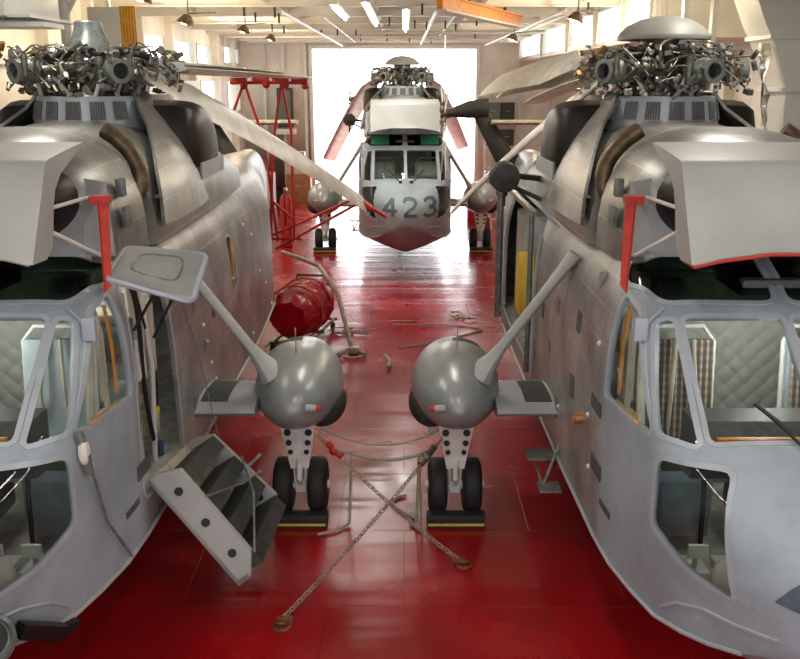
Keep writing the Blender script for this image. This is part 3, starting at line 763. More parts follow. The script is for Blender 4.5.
    # tail wheel
    part('tail_wheel_leg', 'tw', lambda: MB().cyl((0, 7.0, 1.2), (0, 7.2, .25), .05).cyl((-.12, 7.2, .22), (.12, 7.2, .22), .03), 'white_metal', h)
    wheel(h, 0, 7.2, .22, .14)
    # ---- folded tail pylon to starboard
    def pylon():
        m = MB(); secs = []
        for p, w, t in ((V((-.28, 9.9, 2.5)), .5, .14), (V((-.5, 10.0, 2.9)), .46, .13), (V((-.85, 10.05, 3.5)), .38, .11), (V((-1.0, 10.05, 3.85)), .32, .10)):
            secs.append([p+V((w*.5*math.cos(2*math.pi*k/14), t*math.sin(2*math.pi*k/14), 0)) for k in range(14)])
        m.loft(secs); m.loft([[V((x, 10.0+.13*math.cos(2*math.pi*k/12), z+r*math.sin(2*math.pi*k/12))) for k in range(12)] for x, z, r in ((-.8, 3.78, .2), (-1.2, 3.75, .17), (-1.5, 3.70, .1), (-1.62, 3.68, .08))]); m.box((-.3, 9.68, 2.6), (.3, .3, .6), bev=.04)
        return m
    py = part('tail_pylon', 'py', pylon, 'plate_dark', h, 'dark folded tail pylon')
    part('stabiliser', 'sb', lambda: MB().loft([[V((x, 10.0+.26*math.cos(2*math.pi*k/12), 3.5+.05*math.sin(2*math.pi*k/12))) for k in range(12)] for x in (-.75, 0, .95)]), 'brown_box' if 0 else 'beige', py)
    trh = MB(); c = V((-1.68, 10.0, 3.66)); trh.cyl(c+V((-.08, 0, 0)), c+V((.1, 0, 0)), .08)
    for i in range(5):
        a = R(90+72*i); d = V((0, math.cos(a), math.sin(a))); trh.cyl(c, c+d*.28, .03); trh.box(c+d*.2+V((-.04, 0, 0)), (.1, .07, .07))
    tr = part('tail_rotor_hub', 'tr', lambda: trh, 'oily', py)
    for i in range(5):
        a = R(90+72*i); d = V((0, math.cos(a), math.sin(a)))
        part('tail_rotor_blade', 'tb%d' % i, lambda: MB().loft([[c+d*r+V((0.012*math.sin(2*math.pi*k/8), 0, 0))+d.cross(V((1, 0, 0)))*(.085*math.cos(2*math.pi*k/8)) for k in range(8)] for r in (.25, .3, 1.45, 1.5)]), 'blade', py)
    # rescue hoist
    part('rescue_hoist', 'ho', lambda: MB().lathe((-1.42, 1.45, 3.28), (0, 1, 0), [(0, .08), (.02, .15), (.08, .17), (.22, .17), (.3, .14), (.4, .1)], 24).cyl((-1.42, 1.9, 3.28), (-.9, 2.1, 3.2), .035).cyl((-1.42, 1.8, 3.2), (-.95, 1.7, 3.0), .025).cyl((-1.42, 1.6, 3.12), (-1.42, 1.6, 2.95), .02), 'plate_dark', h, 'round drum of the rescue hoist')
    # ---- rotor
    if kind == 'right':
        bl = ((.72, R(-54), 0, (-1.50, 8.95, 1.93), 1.1, .30, 'blade', -1.0), (.82, R(-110), .10, (-.95, 8.2, 4.22), 1.3, .55, 'blade_cloth', -.75), (.84, R(-126), .02, (-.62, 8.4, 4.15), 1.3, .5, 'blade_cloth', -.65), (.8, R(104), .04, (1.2, 8.8, 3.0), 1.5, .42, 'blade', 0), (.8, R(176), .04, (0, 9.3, 3.9), 1.5, .42, 'blade', 0))
        rotor_head(h, R(18), True, rnd=3, blades=bl)
    elif kind == 'left':
        bl = ((.72, R(60), -.02, (2.34, 8.95, 1.98), 1.1, .42, 'blade', 1.1), (.86, R(98), .05, (1.25, 8.6, 4.36), 1, .42, 'blade', 0), (.84, R(100), .09, (.75, 8.5, 4.45), 1, .42, 'blade', 0), (.84, R(164), .05, (.15, 9.2, 4.4), 1, .42, 'blade', 0), (.8, R(-124), .05, (-1.0, 8.8, 3.6), 1.4, .42, 'blade', 0))
        rotor_head(h, R(36), False, rnd=8, blades=bl)
    else:
        bl = ((.72, R(-60), -.02, (-2.45, 8.95, 1.6), 1.2, .44, 'blade', .3), (.72, R(60), -.02, (2.3, 8.95, 2.0), 1.2, .44, 'blade', -.3), (.84, R(180), .05, (0, 9.2, 4.1), 1.3, .42, 'blade', 0))
        rotor_head(h, R(36), True, rnd=12, blades=bl)
    return h

HL = heli((-3.09, 8.55, 0), 0, 'near grey helicopter on the left with its boarding stair lowered, no domed rotor cap', 'left')
HR = heli((2.55, 8.55, 0), R(.35), 'near grey helicopter on the right, domed rotor cap, red edged shield', 'right')
HC = heli((-.03, 23.5, 0), R(1.2), 'far grey helicopter in the doorway with 423 painted on its nose', 'centre')

# numbers on the noses: strokes laid on the skin
DIG = {'4': [[(.68, 0), (.68, 1)], [(.68, 1), (.0, .32), (1.0, .32)]], '2': [[(.02, .78), (.12, .95), (.4, 1), (.75, .95), (.9, .75), (.75, .52), (.3, .28), (.05, .04), (.95, .04)]],
       '3': [[(.05, .85), (.3, 1), (.7, 1), (.92, .8), (.8, .58), (.45, .52)], [(.45, .52), (.85, .46), (.97, .22), (.75, .03), (.3, 0), (.03, .14)]]}
def numeral(ch, x0, z0, w, hh, par, st=.055):
    m = MB()
    for line in DIG[ch]:
        pts = []
        for a, b_ in zip(line, line[1:]):
            for i in range(4): t = i/4; pts.append((lerp(a[0], b_[0], t), lerp(a[1], b_[1], t)))
        pts.append(line[-1]); P = [V((x0+p[0]*w, z0+p[1]*hh)) for p in pts]; g = []
        for i, p in enumerate(P):
            t = (P[min(i+1, len(P)-1)]-P[max(i-1, 0)]).normalized(); n_ = V((-t.y, t.x))
            row = []
            for q in (-1, 0, 1):
                s_ = p+n_*st*q; hp, hn = on_hull((s_.x, -6, s_.y), (0, 1, 0)); row.append(hp+hn*.003)
            g.append(row)
        m.grid(g, .004)
    return obj('painted_number', m, 'number_blue', par, 'blue painted figure %s' % ch)
fus = [c for c in HC.children if c.name.startswith('fuselage')][0]
numeral('4', -.50, 1.50, .30, .36, fus, .035); numeral('2', -.07, 1.50, .30, .36, fus, .035); numeral('3', .36, 1.50, .28, .36, fus, .035)
fus = [c for c in HR.children if c.name.startswith('fuselage')][0]
numeral('4', -.47, 1.42, .32, .34, fus, .038)

# ---- open airstair of the left helicopter (parts of it)
st = None
A0, A1, B0, B1 = V((1.07, -2.05, 1.28)), V((1.07, -.78, 1.06)), V((1.74, -2.12, .42)), V((1.80, -.98, .40))
n_ = (A1-A0).cross(B0-A0).normalized(); n_ = n_ if n_.z > 0 else -n_
def sp(u, v, k): return A0.lerp(A1, u).lerp(B0.lerp(B1, u), v)+n_*k
m = MB()
m.loft([[sp(0, 0, 0), sp(1, 0, 0), sp(1, 0, .03), sp(0, 0, .03)], [sp(0, 1, 0), sp(1, 1, 0), sp(1, 1, .03), sp(0, 1, .03)]])
st = obj('airstair', m, 'beige', HL, 'lowered boarding stair')
for u in (0, 1):
    du = .05 if u == 0 else -.05
    m = MB(); m.loft([[sp(u, v, k) for v, k in ((0, 0), (0, .1), (.08, .26), (.88, .26), (1.03, .12), (1.03, 0))], [sp(u+du, v, k) for v, k in ((0, 0), (0, .1), (.08, .26), (.88, .26), (1.03, .12), (1.03, 0))]])
    sd = obj('stair_side', m, 'paint_light', st)
    m = MB()
    for v in (.2, .5, .8):
        o = sp(u-(.006 if u == 0 else -.006), v, .14); ax = (A1-A0).normalized(); m.cyl(o-ax*.004, o+ax*.004, .035)
        o = sp(u+du*1.05, v, .14); m.cyl(o-ax*.004, o+ax*.004, .035)
    obj('lightening_hole', m, 'black', sd)
for v in (.1, .36, .62, .88):
    m = MB(); m.loft([[sp(u, v-.01, .26), sp(u, v-.03, .05), sp(u, v+.1, .05), sp(u, v+.13, .26)] for u in (.05, .95)])
    obj('stair_tread', m, 'plate_dark', st, 'dark non slip tread')
m = MB(); m.loft([[sp(u, .99, 0), sp(u, 1.03, 0), sp(u, 1.03, .12), sp(u, .99, .12)] for u in (0, 1)]); obj('stair_foot', m, 'beige', st)
m = MB(); m.tube([sp(1, .1, .28), V((1.2, -.7, 2.0)), V((1.07, -.9, 2.7))], .005, 6).tube([sp(0, .9, .28), sp(.3, .6, .45), sp(.95, .4, .30)], .010, 6)
m.tube([sp(0, .35, .28), sp(.35, .5, .42), sp(1.0, .62, .30)], .008, 6)
m.tube([V((1.75, -.75, .95)), V((1.55, -.95, .80))], .016, 8); m.tube([V((1.55, -.95, .80)), sp(1, .6, .26)], .008, 6)
obj('handrail_cable', m, 'oily_blue', st)
# upper door flap, swung out and up
D = [V((1.04, -2.50, 3.0)), V((1.04, -1.98, 3.12)), V((1.62, -1.95, 3.06)), V((1.60, -2.40, 2.82))]
up = obj('upper_door', MB().plate(roundp(D, .05), .045), 'pod_paint', HL, 'upper half of the cabin door swung up')
c = sum(D, V())/4
obj('door_window', MB().plate(roundp([c+(p-c)*.5+V((0, 0, .028)) for p in D], .08), .012), 'beige', up)
obj('window_frame', MB().tube([p+V((0, 0, .03)) for p in roundp([c+(p-c)*.56 for p in D], .09)], .014, 6, True), 'oily_blue', up)
obj('door_edge_trim', MB().tube([p for p in roundp(D, .05)], .026, 6, True), 'paint_frame', up)
obj('gas_strut', MB().cyl((1.05, -2.0, 2.5), (1.35, -2.3, 2.92), .012).cyl((1.05, -1.5, 2.3), (1.5, -2.05, 3.0), .012), 'black', up)
# things seen inside the open doorway of the left helicopter: fixed fittings, parts of it
cab = obj('cabin_equipment', MB().box((.62, -1.45, 1.75), (.5, .1, 1.3), bev=.02).box((.55, -1.2, 2.2), (.4, .3, .5), bev=.04).cyl((.86, -1.35, 2.8), (.86, -1.35, 1.9), .07).cyl((.90, -1.12, 2.5), (.9, -1.12, 1.9), .05), 'cream', HL)
obj('stowage_shelf', MB().box((.5, -.75, 1.5), (.5, .4, .04)).box((.5, -.75, 1.9), (.5, .4, .04)), 'beige', cab)
obj('cable_bundle', MB().tube(bez((.95, -1.7, 2.8), (1.0, -1.5, 2.4), (.9, -1.6, 2.0), (.95, -1.3, 1.2)), .02).tube(bez((.95, -1.6, 2.8), (.9, -1.3, 2.3), (1.0, -1.1, 2.0), (.85, -1.0, 1.2)), .012).tube(bez((.9, -1.9, 2.7), (1.0, -1.9, 2.2), (.98, -1.8, 1.8), (.9, -1.7, 1.2)), .025), 'black', cab)
obj('wall_padding', MB().box((.2, -.3, 2.0), (1.0, .06, 1.5), bev=.02), 'quilt', cab)
obj('rack_rail', MB().tube([(.98, -1.95, 1.15), (.98, -1.9, 2.0), (.92, -1.85, 2.75)], .03), 'cream', cab)
obj('rack_rail', MB().tube([(.94, -1.35, 1.15), (.97, -1.33, 2.0), (.90, -1.3, 2.75)], .022), 'duct_white', cab)
obj('radio_box', MB().box((.80, -1.75, 2.35), (.25, .3, .3), bev=.02), 'oily_blue', cab)
obj('radio_box', MB().box((.82, -1.78, 1.8), (.22, .28, .4), bev=.02), 'seat_blue', cab)
obj('canvas_pouch', MB().box((.88, -1.5, 2.1), (.12, .22, .3), Matrix.Rotation(R(12), 3, 'X'), bev=.04), 'cloth_white', cab)
obj('canvas_pouch', MB().box((.88, -1.22, 1.45), (.14, .2, .22), Matrix.Rotation(R(-10), 3, 'X'), bev=.04), 'beige', cab)
obj('blue_flask', MB().cyl((.93, -1.15, 1.12), (.93, -1.15, 1.24), .035), 'navy', cab, 'small blue container on the cabin floor')
obj('yellow_handle', MB().box((.93, -1.2, 1.55), (.05, .12, .05), bev=.01), 'yellow', cab)
# cable and plug on the left nose, and the nose lamp
cb = MB().tube([(1.045, -3.18, 1.95), (1.06, -3.12, 1.8), (1.055, -2.95, 1.4), (1.09, -2.62, .95)], .011, 6).tube([(1.02, -3.2, 2.16), (1.05, -3.2, 2.0), (1.05, -3.16, 1.86)], .03, 8)
obj('ground_cable', cb, 'oily_blue', HL)
obj('rag', MB().ball((1.04, -3.2, 2.02), .05, (.8, 1, 1.8), 8).ball((1.05, -3.16, 1.9), .035, (.8, 1, 1.6), 8), 'cloth_white', HL)
lm = MB(); lm.lathe((.62, -3.90, 1.12), (.45, -.8, .35), [(-.05, .16), (.03, .16), (.05, .14), (.0, .12), (-.03, .05), (-.03, .001)], 24)
lo = obj('landing_lamp', lm, 'oily_blue', HL); obj('lamp_glass', MB().lathe((.62, -3.90, 1.12), (.45, -.8, .35), [(-.02, .001), (-.02, .11), (.0, .112), (.02, .06), (.025, .001)], 20), 'plate_dark', lo)
obj('nose_bracket', MB().box((.84, -3.66, 1.02), (.10, .34, .10), Matrix.Rotation(R(-35), 3, 'Z') @ Matrix.Rotation(R(-30), 3, 'X'), bev=.02).box((.92, -3.55, .95), (.06, .22, .05), Matrix.Rotation(R(-35), 3, 'Z')), 'soot', HL)
# yellow strip of the cabin window of the left helicopter
obj('yellow_window_trim', MB().grid([[(1.085, y, z), (1.082, y+.06, z)] for y, z in ((1.70, 2.52), (1.74, 2.25), (1.78, 1.98))], .02), 'orange', HL, 'orange lining of the cabin window')
# red blade supports clamped on the tail
T = V((2.34, 8.95, 1.98))
fr = MB()
for p, q in (((.16, 8.55, 4.28), (-.19, 8.65, 3.5)), ((.16, 8.55, 4.28), (.47, 8.65, 3.24)), ((.47, 8.65, 3.24), (.64, 8.75, 1.3)), ((.85, 8.55, 4.30), (.63, 8.65, 3.16)), ((.63, 8.65, 3.16), (.50, 8.75, 1.3)), ((.85, 8.55, 4.30), (.98, 8.65, 3.4)), ((.98, 8.65, 3.4), (.96, 8.75, 1.3)), ((.3, 8.75, 1.35), (1.1, 8.75, 1.35)), ((-.1, 8.5, 4.27), (1.25, 8.45, 4.27)), ((.55, 8.7, 2.1), (.95, 8.7, 1.75))):
    fr.cyl(p, q, .027, n=10)
bf = obj('blade_support_frame', fr, 'red', HL, 'red tubular frame holding the folded blades')
for x, z in ((.1, 4.30), (.5, 4.32), (.85, 4.32), (1.2, 4.30)):
    obj('blade_clamp', MB().box((x, 8.45, z), (.3, .35, .12), bev=.03).ball((x+.1, 8.3, z-.08), .07, n=10), 'red', bf)
obj('blade_tip_boot', MB().box((2.30, 8.85, 2.02), (.36, .35, .12), Matrix.Rotation(R(35), 3, 'Y'), bev=.03).cyl((2.2, 8.85, 2.02), (.59, 8.75, 1.15), .027).cyl((2.1, 8.85, 2.1), (.35, 8.75, 1.34), .027).cyl((2.35, 8.9, 2.0), (2.75, 8.9, 1.75), .035), 'red', bf)
# right helicopter: doorway contents
ce = obj('cabin_equipment', MB().box((-.75, 3.6, 1.9), (.4, .8, 1.4), bev=.05).box((-.8, 2.0, 1.5), (.3, .5, .7), bev=.04), 'interior', HR)
obj('orange_bag', MB().box((-.95, 3.0, 1.75), (.2, .4, .8), bev=.08), 'yellow', ce)
obj('door_rail', MB().box((-1.12, 2.9, 2.92), (.06, 3.4, .05)).box((-1.11, 2.9, 1.10), (.05, 3.2, .04)).cyl((-1.14, 1.3, 1.1), (-1.14, 1.3, 2.9), .03).cyl((-1.14, 4.35, .95), (-1.14, 4.35, 2.95), .05), 'oily_blue', HR)
obj('hull_pipe', MB().tube([(-1.11, .75, 2.75), (-1.13, .95, 2.2), (-1.13, 1.0, 1.5), (-1.13, 1.0, 1.0)], .022), 'paint_light', HR)
# green covers on the centre machine roof
gt = MB()
for sx in (-1, 1): gt.loft([[(sx*x, y, z+.014) for x in (.36, .78)] + [(sx*x, y, z-.0) for x in (.78, .36)] for y, z in ((-2.6, 2.90), (-2.2, 3.10))])
obj('roof_cover', gt, 'green_tarp', HC, 'green cover over the roof windows')

# ------------------------------------------------------------------ loose things on the deck
# wheel chocks
def chock(x, y, label):
    t = thing('wheel_chock', label, 'chock', (x, y, 0), 0, None)
    m = MB(); m.prism([(-.29, -.10, 0), (-.29, .10, 0), (-.29, .10, .05), (-.29, .05, .13), (-.29, -.07, .13), (-.29, -.10, .10)], (.58, 0, 0)); obj('chock_block', m, 'rubber', t)
    obj('yellow_stripe', MB().box((0, -.104, .045), (.56, .006, .026), None), 'yellow', t)
chock(-1.06, 8.23, 'black chock with a yellow stripe before the left near wheels')
chock(.52, 8.23, 'black chock with a yellow stripe before the right near wheels')
chock(-2.06, 23.1, 'black chock before the left wheels of the far helicopter')
chock(2.0, 23.1, 'black chock before the right wheels of the far helicopter')

def chain(p0, p1, name_label, sag=.05, link_r=.019, pitch=.05):
    p0 = V(p0); p1 = V(p1); L_ = (p1-p0).length; n = int(L_/pitch); m = MB(); d = (p1-p0).normalized()
    s1 = d.cross(V((0, 0, 1))).normalized(); s2 = d.cross(s1).normalized()
    for i in range(n):
        t = (i+.5)/n; c = p0.lerp(p1, t)-V((0, 0, sag*4*t*(1-t))); s_ = s1 if i % 2 else s2; pts = []
        for k in range(8):
            a = 2*math.pi*k/8; pts.append(c+d*(math.cos(a)*pitch*.68)+s_*(math.sin(a)*link_r))
        m.tube(pts, .0065, 5, True)
    return m
def deckring(x, y, z=.0):
    m = MB(); m.lathe((x, y, z), (0, 0, 1), [(0, .001), (0, .08), (.012, .08), (.02, .06), (.012, .03), (.012, .001)], 20); m.torus((x, y, .035), (0, .6, 1), .045, .012, 16, 6); return m
t = thing('tie_down_chain', 'steel chain from the right landing gear to the deck ring at lower left', 'chain', (-1.0, 6.5, 0))
c = obj('chain_links', chain((.40, 8.4, .88), (-1.0, 6.5, .05), ''), 'chain', t); c.location = (1.0, -6.5, 0)
c = obj('tensioner', MB().cyl((.30, 8.27, .82), (.16, 8.08, .72), .035).ball((.22, 8.15, .765), .045, n=10), 'oily', t); c.location = (1.0, -6.5, 0)
c = obj('deck_ring', deckring(-1.02, 6.46).box((-1.0, 6.5, .04), (.14, .06, .05), bev=.02), 'rust', t); c.location = (1.02, -6.5, 0)
t = thing('tie_down_chain', 'steel chain from the left landing gear to the deck ring at lower right', 'chain', (.55, 7.43, 0))
c = obj('chain_links', chain((-.86, 8.42, .88), (.50, 7.45, .05), ''), 'chain', t); c.location = (-.55, -7.43, 0)
c = obj('tensioner', MB().cyl((-.76, 8.36, .82), (-.62, 8.26, .72), .035).ball((-.7, 8.31, .765), .05, n=10), 'red', t); c.location = (-.55, -7.43, 0)
c = obj('deck_ring', deckring(.56, 7.40).box((.52, 7.42, .04), (.12, .06, .05), bev=.02), 'rust', t); c.location = (-.56, -7.40, 0)
def ropething(pts, r, label, mat='rope', cat='rope', nm='rope'):
    o = obj(nm, MB().tube(pts, r, 8), mat); tag(o, label, cat); return o
ropething(bez((-.82, 8.42, .95), (-.4, 8.3, .78), (.0, 8.3, .78), (.36, 8.42, .95), 14), .014, 'upper rope slung between the two near landing gear legs')
ropething(bez((-.70, 8.3, .80), (-.3, 8.25, .66), (.0, 8.25, .66), (.27, 8.3, .78), 14), .018, 'lower rope slung between the two near landing gear legs')
ropething(bez((-.52, 8.26, .78), (-.53, 8.22, .5), (-.54, 8.22, .2), (-.55, 8.2, .03), 8)+bez((-.55, 8.2, .03), (-.6, 8.1, .02), (-.75, 8.0, .02), (-.85, 7.98, .02), 8), .014, 'rope hanging beside the left near wheels down to the deck')
ropething(bez((.15, 8.25, .75), (.14, 8.2, .5), (.13, 8.2, .2), (.12, 8.15, .02), 8)+bez((.12, 8.15, .02), (.05, 8.2, .02), (.0, 8.3, .02), (.18, 8.05, .02), 8), .014, 'rope hanging beside the right near wheels down to the deck')
ropething(bez((.16, 8.2, .72), (.15, 8.2, .5), (.17, 8.15, .2), (.17, 8.05, .04), 8), .010, 'short chain dangling next to the right wheels', 'chain', 'chain', 'hanging_chain')
ropething(bez((.14, 8.3, .02), (-.15, 8.55, .02), (-.2, 8.75, .02), (.02, 8.85, .02), 12), .016, 'loose rope end curled on the deck between the wheels')

# red bundle on a trolley
t = thing('wrapped_bundle', 'long bundle wrapped in shiny red vinyl strapped on a low cart', 'bundle', (-1.72, 14.9, 0), R(-10))
m = MB(); secs = []
rg = random.Random(4)
for i in range(19):
    u = i/18; y = -.85+1.7*u; r = .47*(math.sin(math.pi*min(1, max(0, u*.90+.07)))**.32)*(1-.12*math.exp(-((u-.5)/.08)**2))
    secs.append([(r*(1+rg.uniform(-.09, .09))*math.cos(2*math.pi*k/22), y+rg.uniform(-.02, .02), .60+r*(1+rg.uniform(-.09, .09))*.92*math.sin(2*math.pi*k/22)) for k in range(22)])
m.loft(secs); obj('vinyl_wrap', m, 'red_vinyl', t, ang=20)
for y in (-.45, .15):
    obj('tie_strap', MB().torus((0, y, .60), (0, 1, 0), .46, .014, 24, 6), 'red', t)
m = MB()
for x in (-.3, .3): m.cyl((x, -.8, .16), (x, .95, .16), .025)
for y in (-.75, 0, .9): m.cyl((-.36, y, .16), (.36, y, .16), .025)
m.cyl((-.36, .9, .16), (-.36, .9, .95), .022).cyl((.2, .9, .16), (.2, .9, .95), .022).cyl((-.36, .9, .95), (.2, .9, .95), .022)
fr_ = obj('cart_frame', m, 'oily', t)
for x in (-.42, .42):
    for y in (-.75, .75): obj('caster', MB().cyl((x*.8-.025, y*.9, .075), (x*.8+.025, y*.9, .075), .075).cyl((x*.8, y*.9, .08), (x*.8, y*.9, .16), .02), 'rubber', t)
t = thing('tow_bar', 'long bent tow bar lying against the red bundle', 'tow bar', (-1.6, 15, 0))
m = MB(); m.tube([(-.95, 3.6, .85), (-.3, 1.3, 1.16), (.1, .6, 1.16), (.48, -.2, .85), (.75, -.9, .08)], .04); m.tube([(.72, -.85, .08), (.5, -1.2, .06)], .03).tube([(.72, -.85, .08), (1.0, -1.1, .06)], .03)
o = obj('bar', m, 'beige', t); obj('tow_head', MB().box((.78, -.92, .07), (.18, .14, .12), bev=.03).torus((.75, -1.0, .03), (0, 0, 1), .22, .015, 24, 6), 'chain', t)
def deckclutter(x, y, label, seed):
    rg = random.Random(seed); m = MB()
    for i in range(4):
        a = rg.uniform(0, 6.28); l = rg.uniform(.15, .4); m.tube([(x+rg.uniform(-.2, .2), y+rg.uniform(-.2, .2), .03), (x+l*math.cos(a), y+l*math.sin(a), .06), (x+l*1.3*math.cos(a+.5), y+l*1.3*math.sin(a+.5), .03)], .016, 6)
    m.torus((x, y, .03), (0, 0, 1), .09, .018, 16, 6)
    o = obj('deck_lashing', m, 'chain'); tag(o, label, 'lashing')
deckclutter(-2.0, 14.5, 'lashing gear on the deck left of the red bundle', 1)
deckclutter(-1.0, 15.4, 'lashing gear on the deck right of the red bundle', 2)
deckclutter(1.05, 16.4, 'lashing gear by the hull of the right helicopter', 3)
ropething(bez((1.35, 15.6, .015), (.9, 16, .015), (.3, 15.8, .015), (-.2, 15.9, .015), 10), .012, 'thin line lying across the deck, farther of two', 'rope')
ropething(bez((1.4, 15.5, .015), (.8, 14.9, .015), (.3, 14.5, .015), (-.1, 14.4, .015), 10), .012, 'thin line lying across the deck, nearer of two', 'rope')
ropething([(-.25, 13.2, .06), (-.22, 13.5, .06), (-.3, 13.8, .06)], .03, 'short bar on the deck behind the left sponson', 'beige', 'bar', 'metal_bar')

# ------------------------------------------------------------------ hangar
Y1 = 34.2; ZC = 5.85; XL = -5.95; XR = 6.7; DL = -3.32; DR = 2.62; DT = 5.40
struct('floor', MB().box((.4, 16, -.05), (12.9, 37, .1)), 'deck_red')
struct('ceiling', MB().box((-.92, 16, ZC+.05), (10.24, 37, .1)).box((5.5, 6.4, ZC+.05), (2.6, 17.8, .1)), 'wall_white')
# left wall with openings
def wall_with_holes(axis, c0, th, a0, a1, z0, z1, holes):
    m = MB(); us = sorted({a0, a1, *[h[0] for h in holes], *[h[1] for h in holes]}); zs = sorted({z0, z1, *[h[2] for h in holes], *[h[3] for h in holes]})
    for i in range(len(us)-1):
        for j in range(len(zs)-1):
            u = (us[i]+us[i+1])/2; z = (zs[j]+zs[j+1])/2
            if any(h[0] < u < h[1] and h[2] < z < h[3] for h in holes): continue
            d = (th, us[i+1]-us[i], zs[j+1]-zs[j]) if axis == 'x' else (us[i+1]-us[i], th, zs[j+1]-zs[j])
            m.box((c0, u, z) if axis == 'x' else (u, c0, z), d)
    return m
LW = [(20.9, 23.4, 4.78, 5.32), (24.0, 26.5, 4.78, 5.32), (27.0, 28.9, 4.78, 5.32), (27.3, 30.2, 3.25, 4.30), (31.0, 33.6, 4.85, 5.4), (31.4, 33.6, 3.25, 4.30)]
struct('wall_left', wall_with_holes('x', XL-.06, .12, -2.5, Y1, 0, ZC, LW), 'wall_white')
for i, (a, b_, z0, z1) in enumerate(LW):
    m = MB()
    for y in (a, b_): m.box((XL-.02, y, (z0+z1)/2), (.1, .06, z1-z0))
    for z in (z0, z1): m.box((XL-.02, (a+b_)/2, z), (.1, b_-a, .06))
    struct('window_%d' % (i+1), m, 'duct_white')
struct('wall_right', MB().box((XR+.06, 24.6, 2.5), (.12, 19.4, 5.0)).box((XR+.06, 6.4, ZC/2), (.12, 17.8, ZC)), 'wall_white')
# upper right bulkhead with a row of openings
RW = [(15.8, 17.5, 5.08, 5.70), (17.9, 20.0, 5.08, 5.70), (20.5, 23.4, 5.08, 5.70), (24.0, 27.7, 5.08, 5.70), (28.3, 33.2, 5.08, 5.70)]
struct('wall_upper_right', wall_with_holes('x', 4.15, .08, 15.2, Y1, 4.98, ZC, RW), 'wall_white')
for i, (a, b_, z0, z1) in enumerate(RW):
    m = MB()
    for y in (a, b_): m.box((4.12, y, (z0+z1)/2), (.1, .05, z1-z0))
    m.box((4.12, (a+b_)/2, z0), (.1, b_-a, .05)); m.box((4.12, (a+b_)/2, z1), (.1, b_-a, .05))
    struct('window_%d' % (i+7), m, 'duct_white')
struct('trim_1', MB().box((5.45, 24.7, 5.0), (2.6, 19.2, .05)).box((5.5, 15.24, 5.42), (2.6, .1, .86)), 'wall_white')
struct('wall_back', wall_with_holes('y', Y1+.06, .12, XL-.1, XR+.1, 0, ZC, [(DL, DR, -.1, DT), (4.2, XR+.2, 4.98, ZC+.1)]), 'wall_white')
m = MB()
for x in (DL, DR): m.box((x+(-.06 if x < 0 else .06), Y1-.1, DT/2), (.12, .3, DT))
m.box(((DL+DR)/2, Y1-.1, DT+.06), (DR-DL+.24, .3, .12)); struct('trim_2', m, 'duct_white')
struct('baseboard_left', MB().box((XL+.03, 16, .15), (.06, 36, .3)), 'dark_base')
struct('baseboard_back', MB().box(((XL+DL)/2, Y1-.03, .15), (DL-XL-.1, .06, .3)).box(((XR+DR)/2, Y1-.03, .15), (XR-DR-.1, .06, .3)), 'dark_base')
# flight deck outside
struct('trim_3', MB().box((0, Y1+16.5, -.06), (24, 33, .1)), 'deck_out')
# frames on the walls
m = MB()
for y in (9.2, 11.4, 13.1, 15.35, 17.6, 20.9, 23.6, 29.2, 32.0): m.box((XL+.10, y, ZC/2), (.2, .14, ZC))
m.box((XL+.08, 18, 4.6), (.16, 31, .12)); m.box((XL+.06, 18, 3.0), (.12, 31, .08))
struct('trim_4', m, 'wall_white')
m = MB()
for y in (8.5, 10.3, 12, 13.8, 16, 19, 23, 28): m.box((XR-.1, y, 2.45), (.2, .14, 4.9))
m.box((XR-.08, 18, 3.3), (.16, 31, .10))
for y in (15.3, 17.7, 20.25, 23.7, 28): m.box((4.08, y, 5.42), (.1, .10, .85))
struct('trim_5', m, 'wall_white')
m = MB()
for x in (-5.1, -4.4, -3.6): m.box((x, Y1-.08, ZC/2), (.12, .16, ZC))
for x in (3.2, 4.2, 5.4): m.box((x, Y1-.08, 2.48), (.1, .16, 4.96))
struct('trim_6', m, 'duct_white')
# ceiling beams
m = MB()
for y in (15.5, 18.2, 20.9, 23.6, 26.3, 28.6, 30.6, 32.4, 33.6): m.box((-.9, y, ZC-.08), (10.0, .10, .16)); m.box((-.9, y, ZC-.17), (10.0, .2, .025))
for x in (-4.6, -2.6, -.6, 1.5, 3.4): m.box((x, 24, ZC-.06), (.08, 19, .12))
for y in (27, 29.5, 31.5, 33):
    m.cyl((-5.5, y, ZC-.24), (4, y, ZC-.24), .03, n=8)
struct('trim_7', m, 'wall_white')
m = MB(); rg = random.Random(7)
for i in range(26):
    x = rg.uniform(-3.6, 3.6); y = rg.uniform(17, 33); m.box((x, y, ZC-.24), (.04, .05, .2))
struct('trim_8', m, 'plate_dark')

# pipes
for i, (x, z, lab) in enumerate(((-2.2, 5.50, 'white ceiling pipe running to the door, left one'), (.6, 5.55, 'white ceiling pipe running to the door, middle one'), (2.9, 5.52, 'white ceiling pipe running to the door, right one'))):
    o = obj('ceiling_pipe', MB().tube([(x, 17, z), (x, 33.5, z)], .035).tube([(x+.5, 20, z+.1), (x+.5, 33, z+.1)], .02), 'duct_white'); tag(o, lab, 'pipe')
# fluorescent fittings
def fluoro(x, y, L_, rz, label, z=5.52):
    t = thing('fluorescent_light', label, 'ceiling light', (x, y, z), rz, 'fluorescent ceiling lights')
    obj('housing', MB().box((0, 0, .05), (.16, L_, .05), bev=.01).box((0, -L_*.3, .2), (.02, .02, .28)).box((0, L_*.3, .2), (.02, .02, .28)), 'duct_white', t)
    obj('tube', MB().cyl((0, -L_/2+.03, 0), (0, L_/2-.03, 0), .03, n=10), 'tube_glow', t)
fluoro(-.64, 18.6, 6.0, 0, 'long fluorescent light above the aisle, brightest and middle of the three'); fluoro(-1.2, 17.8, 3.4, 0, 'short fluorescent light near the ceiling, leftmost of three'); fluoro(.04, 20.6, 7.0, 0, 'long thin fluorescent light near the ceiling, rightmost of three')
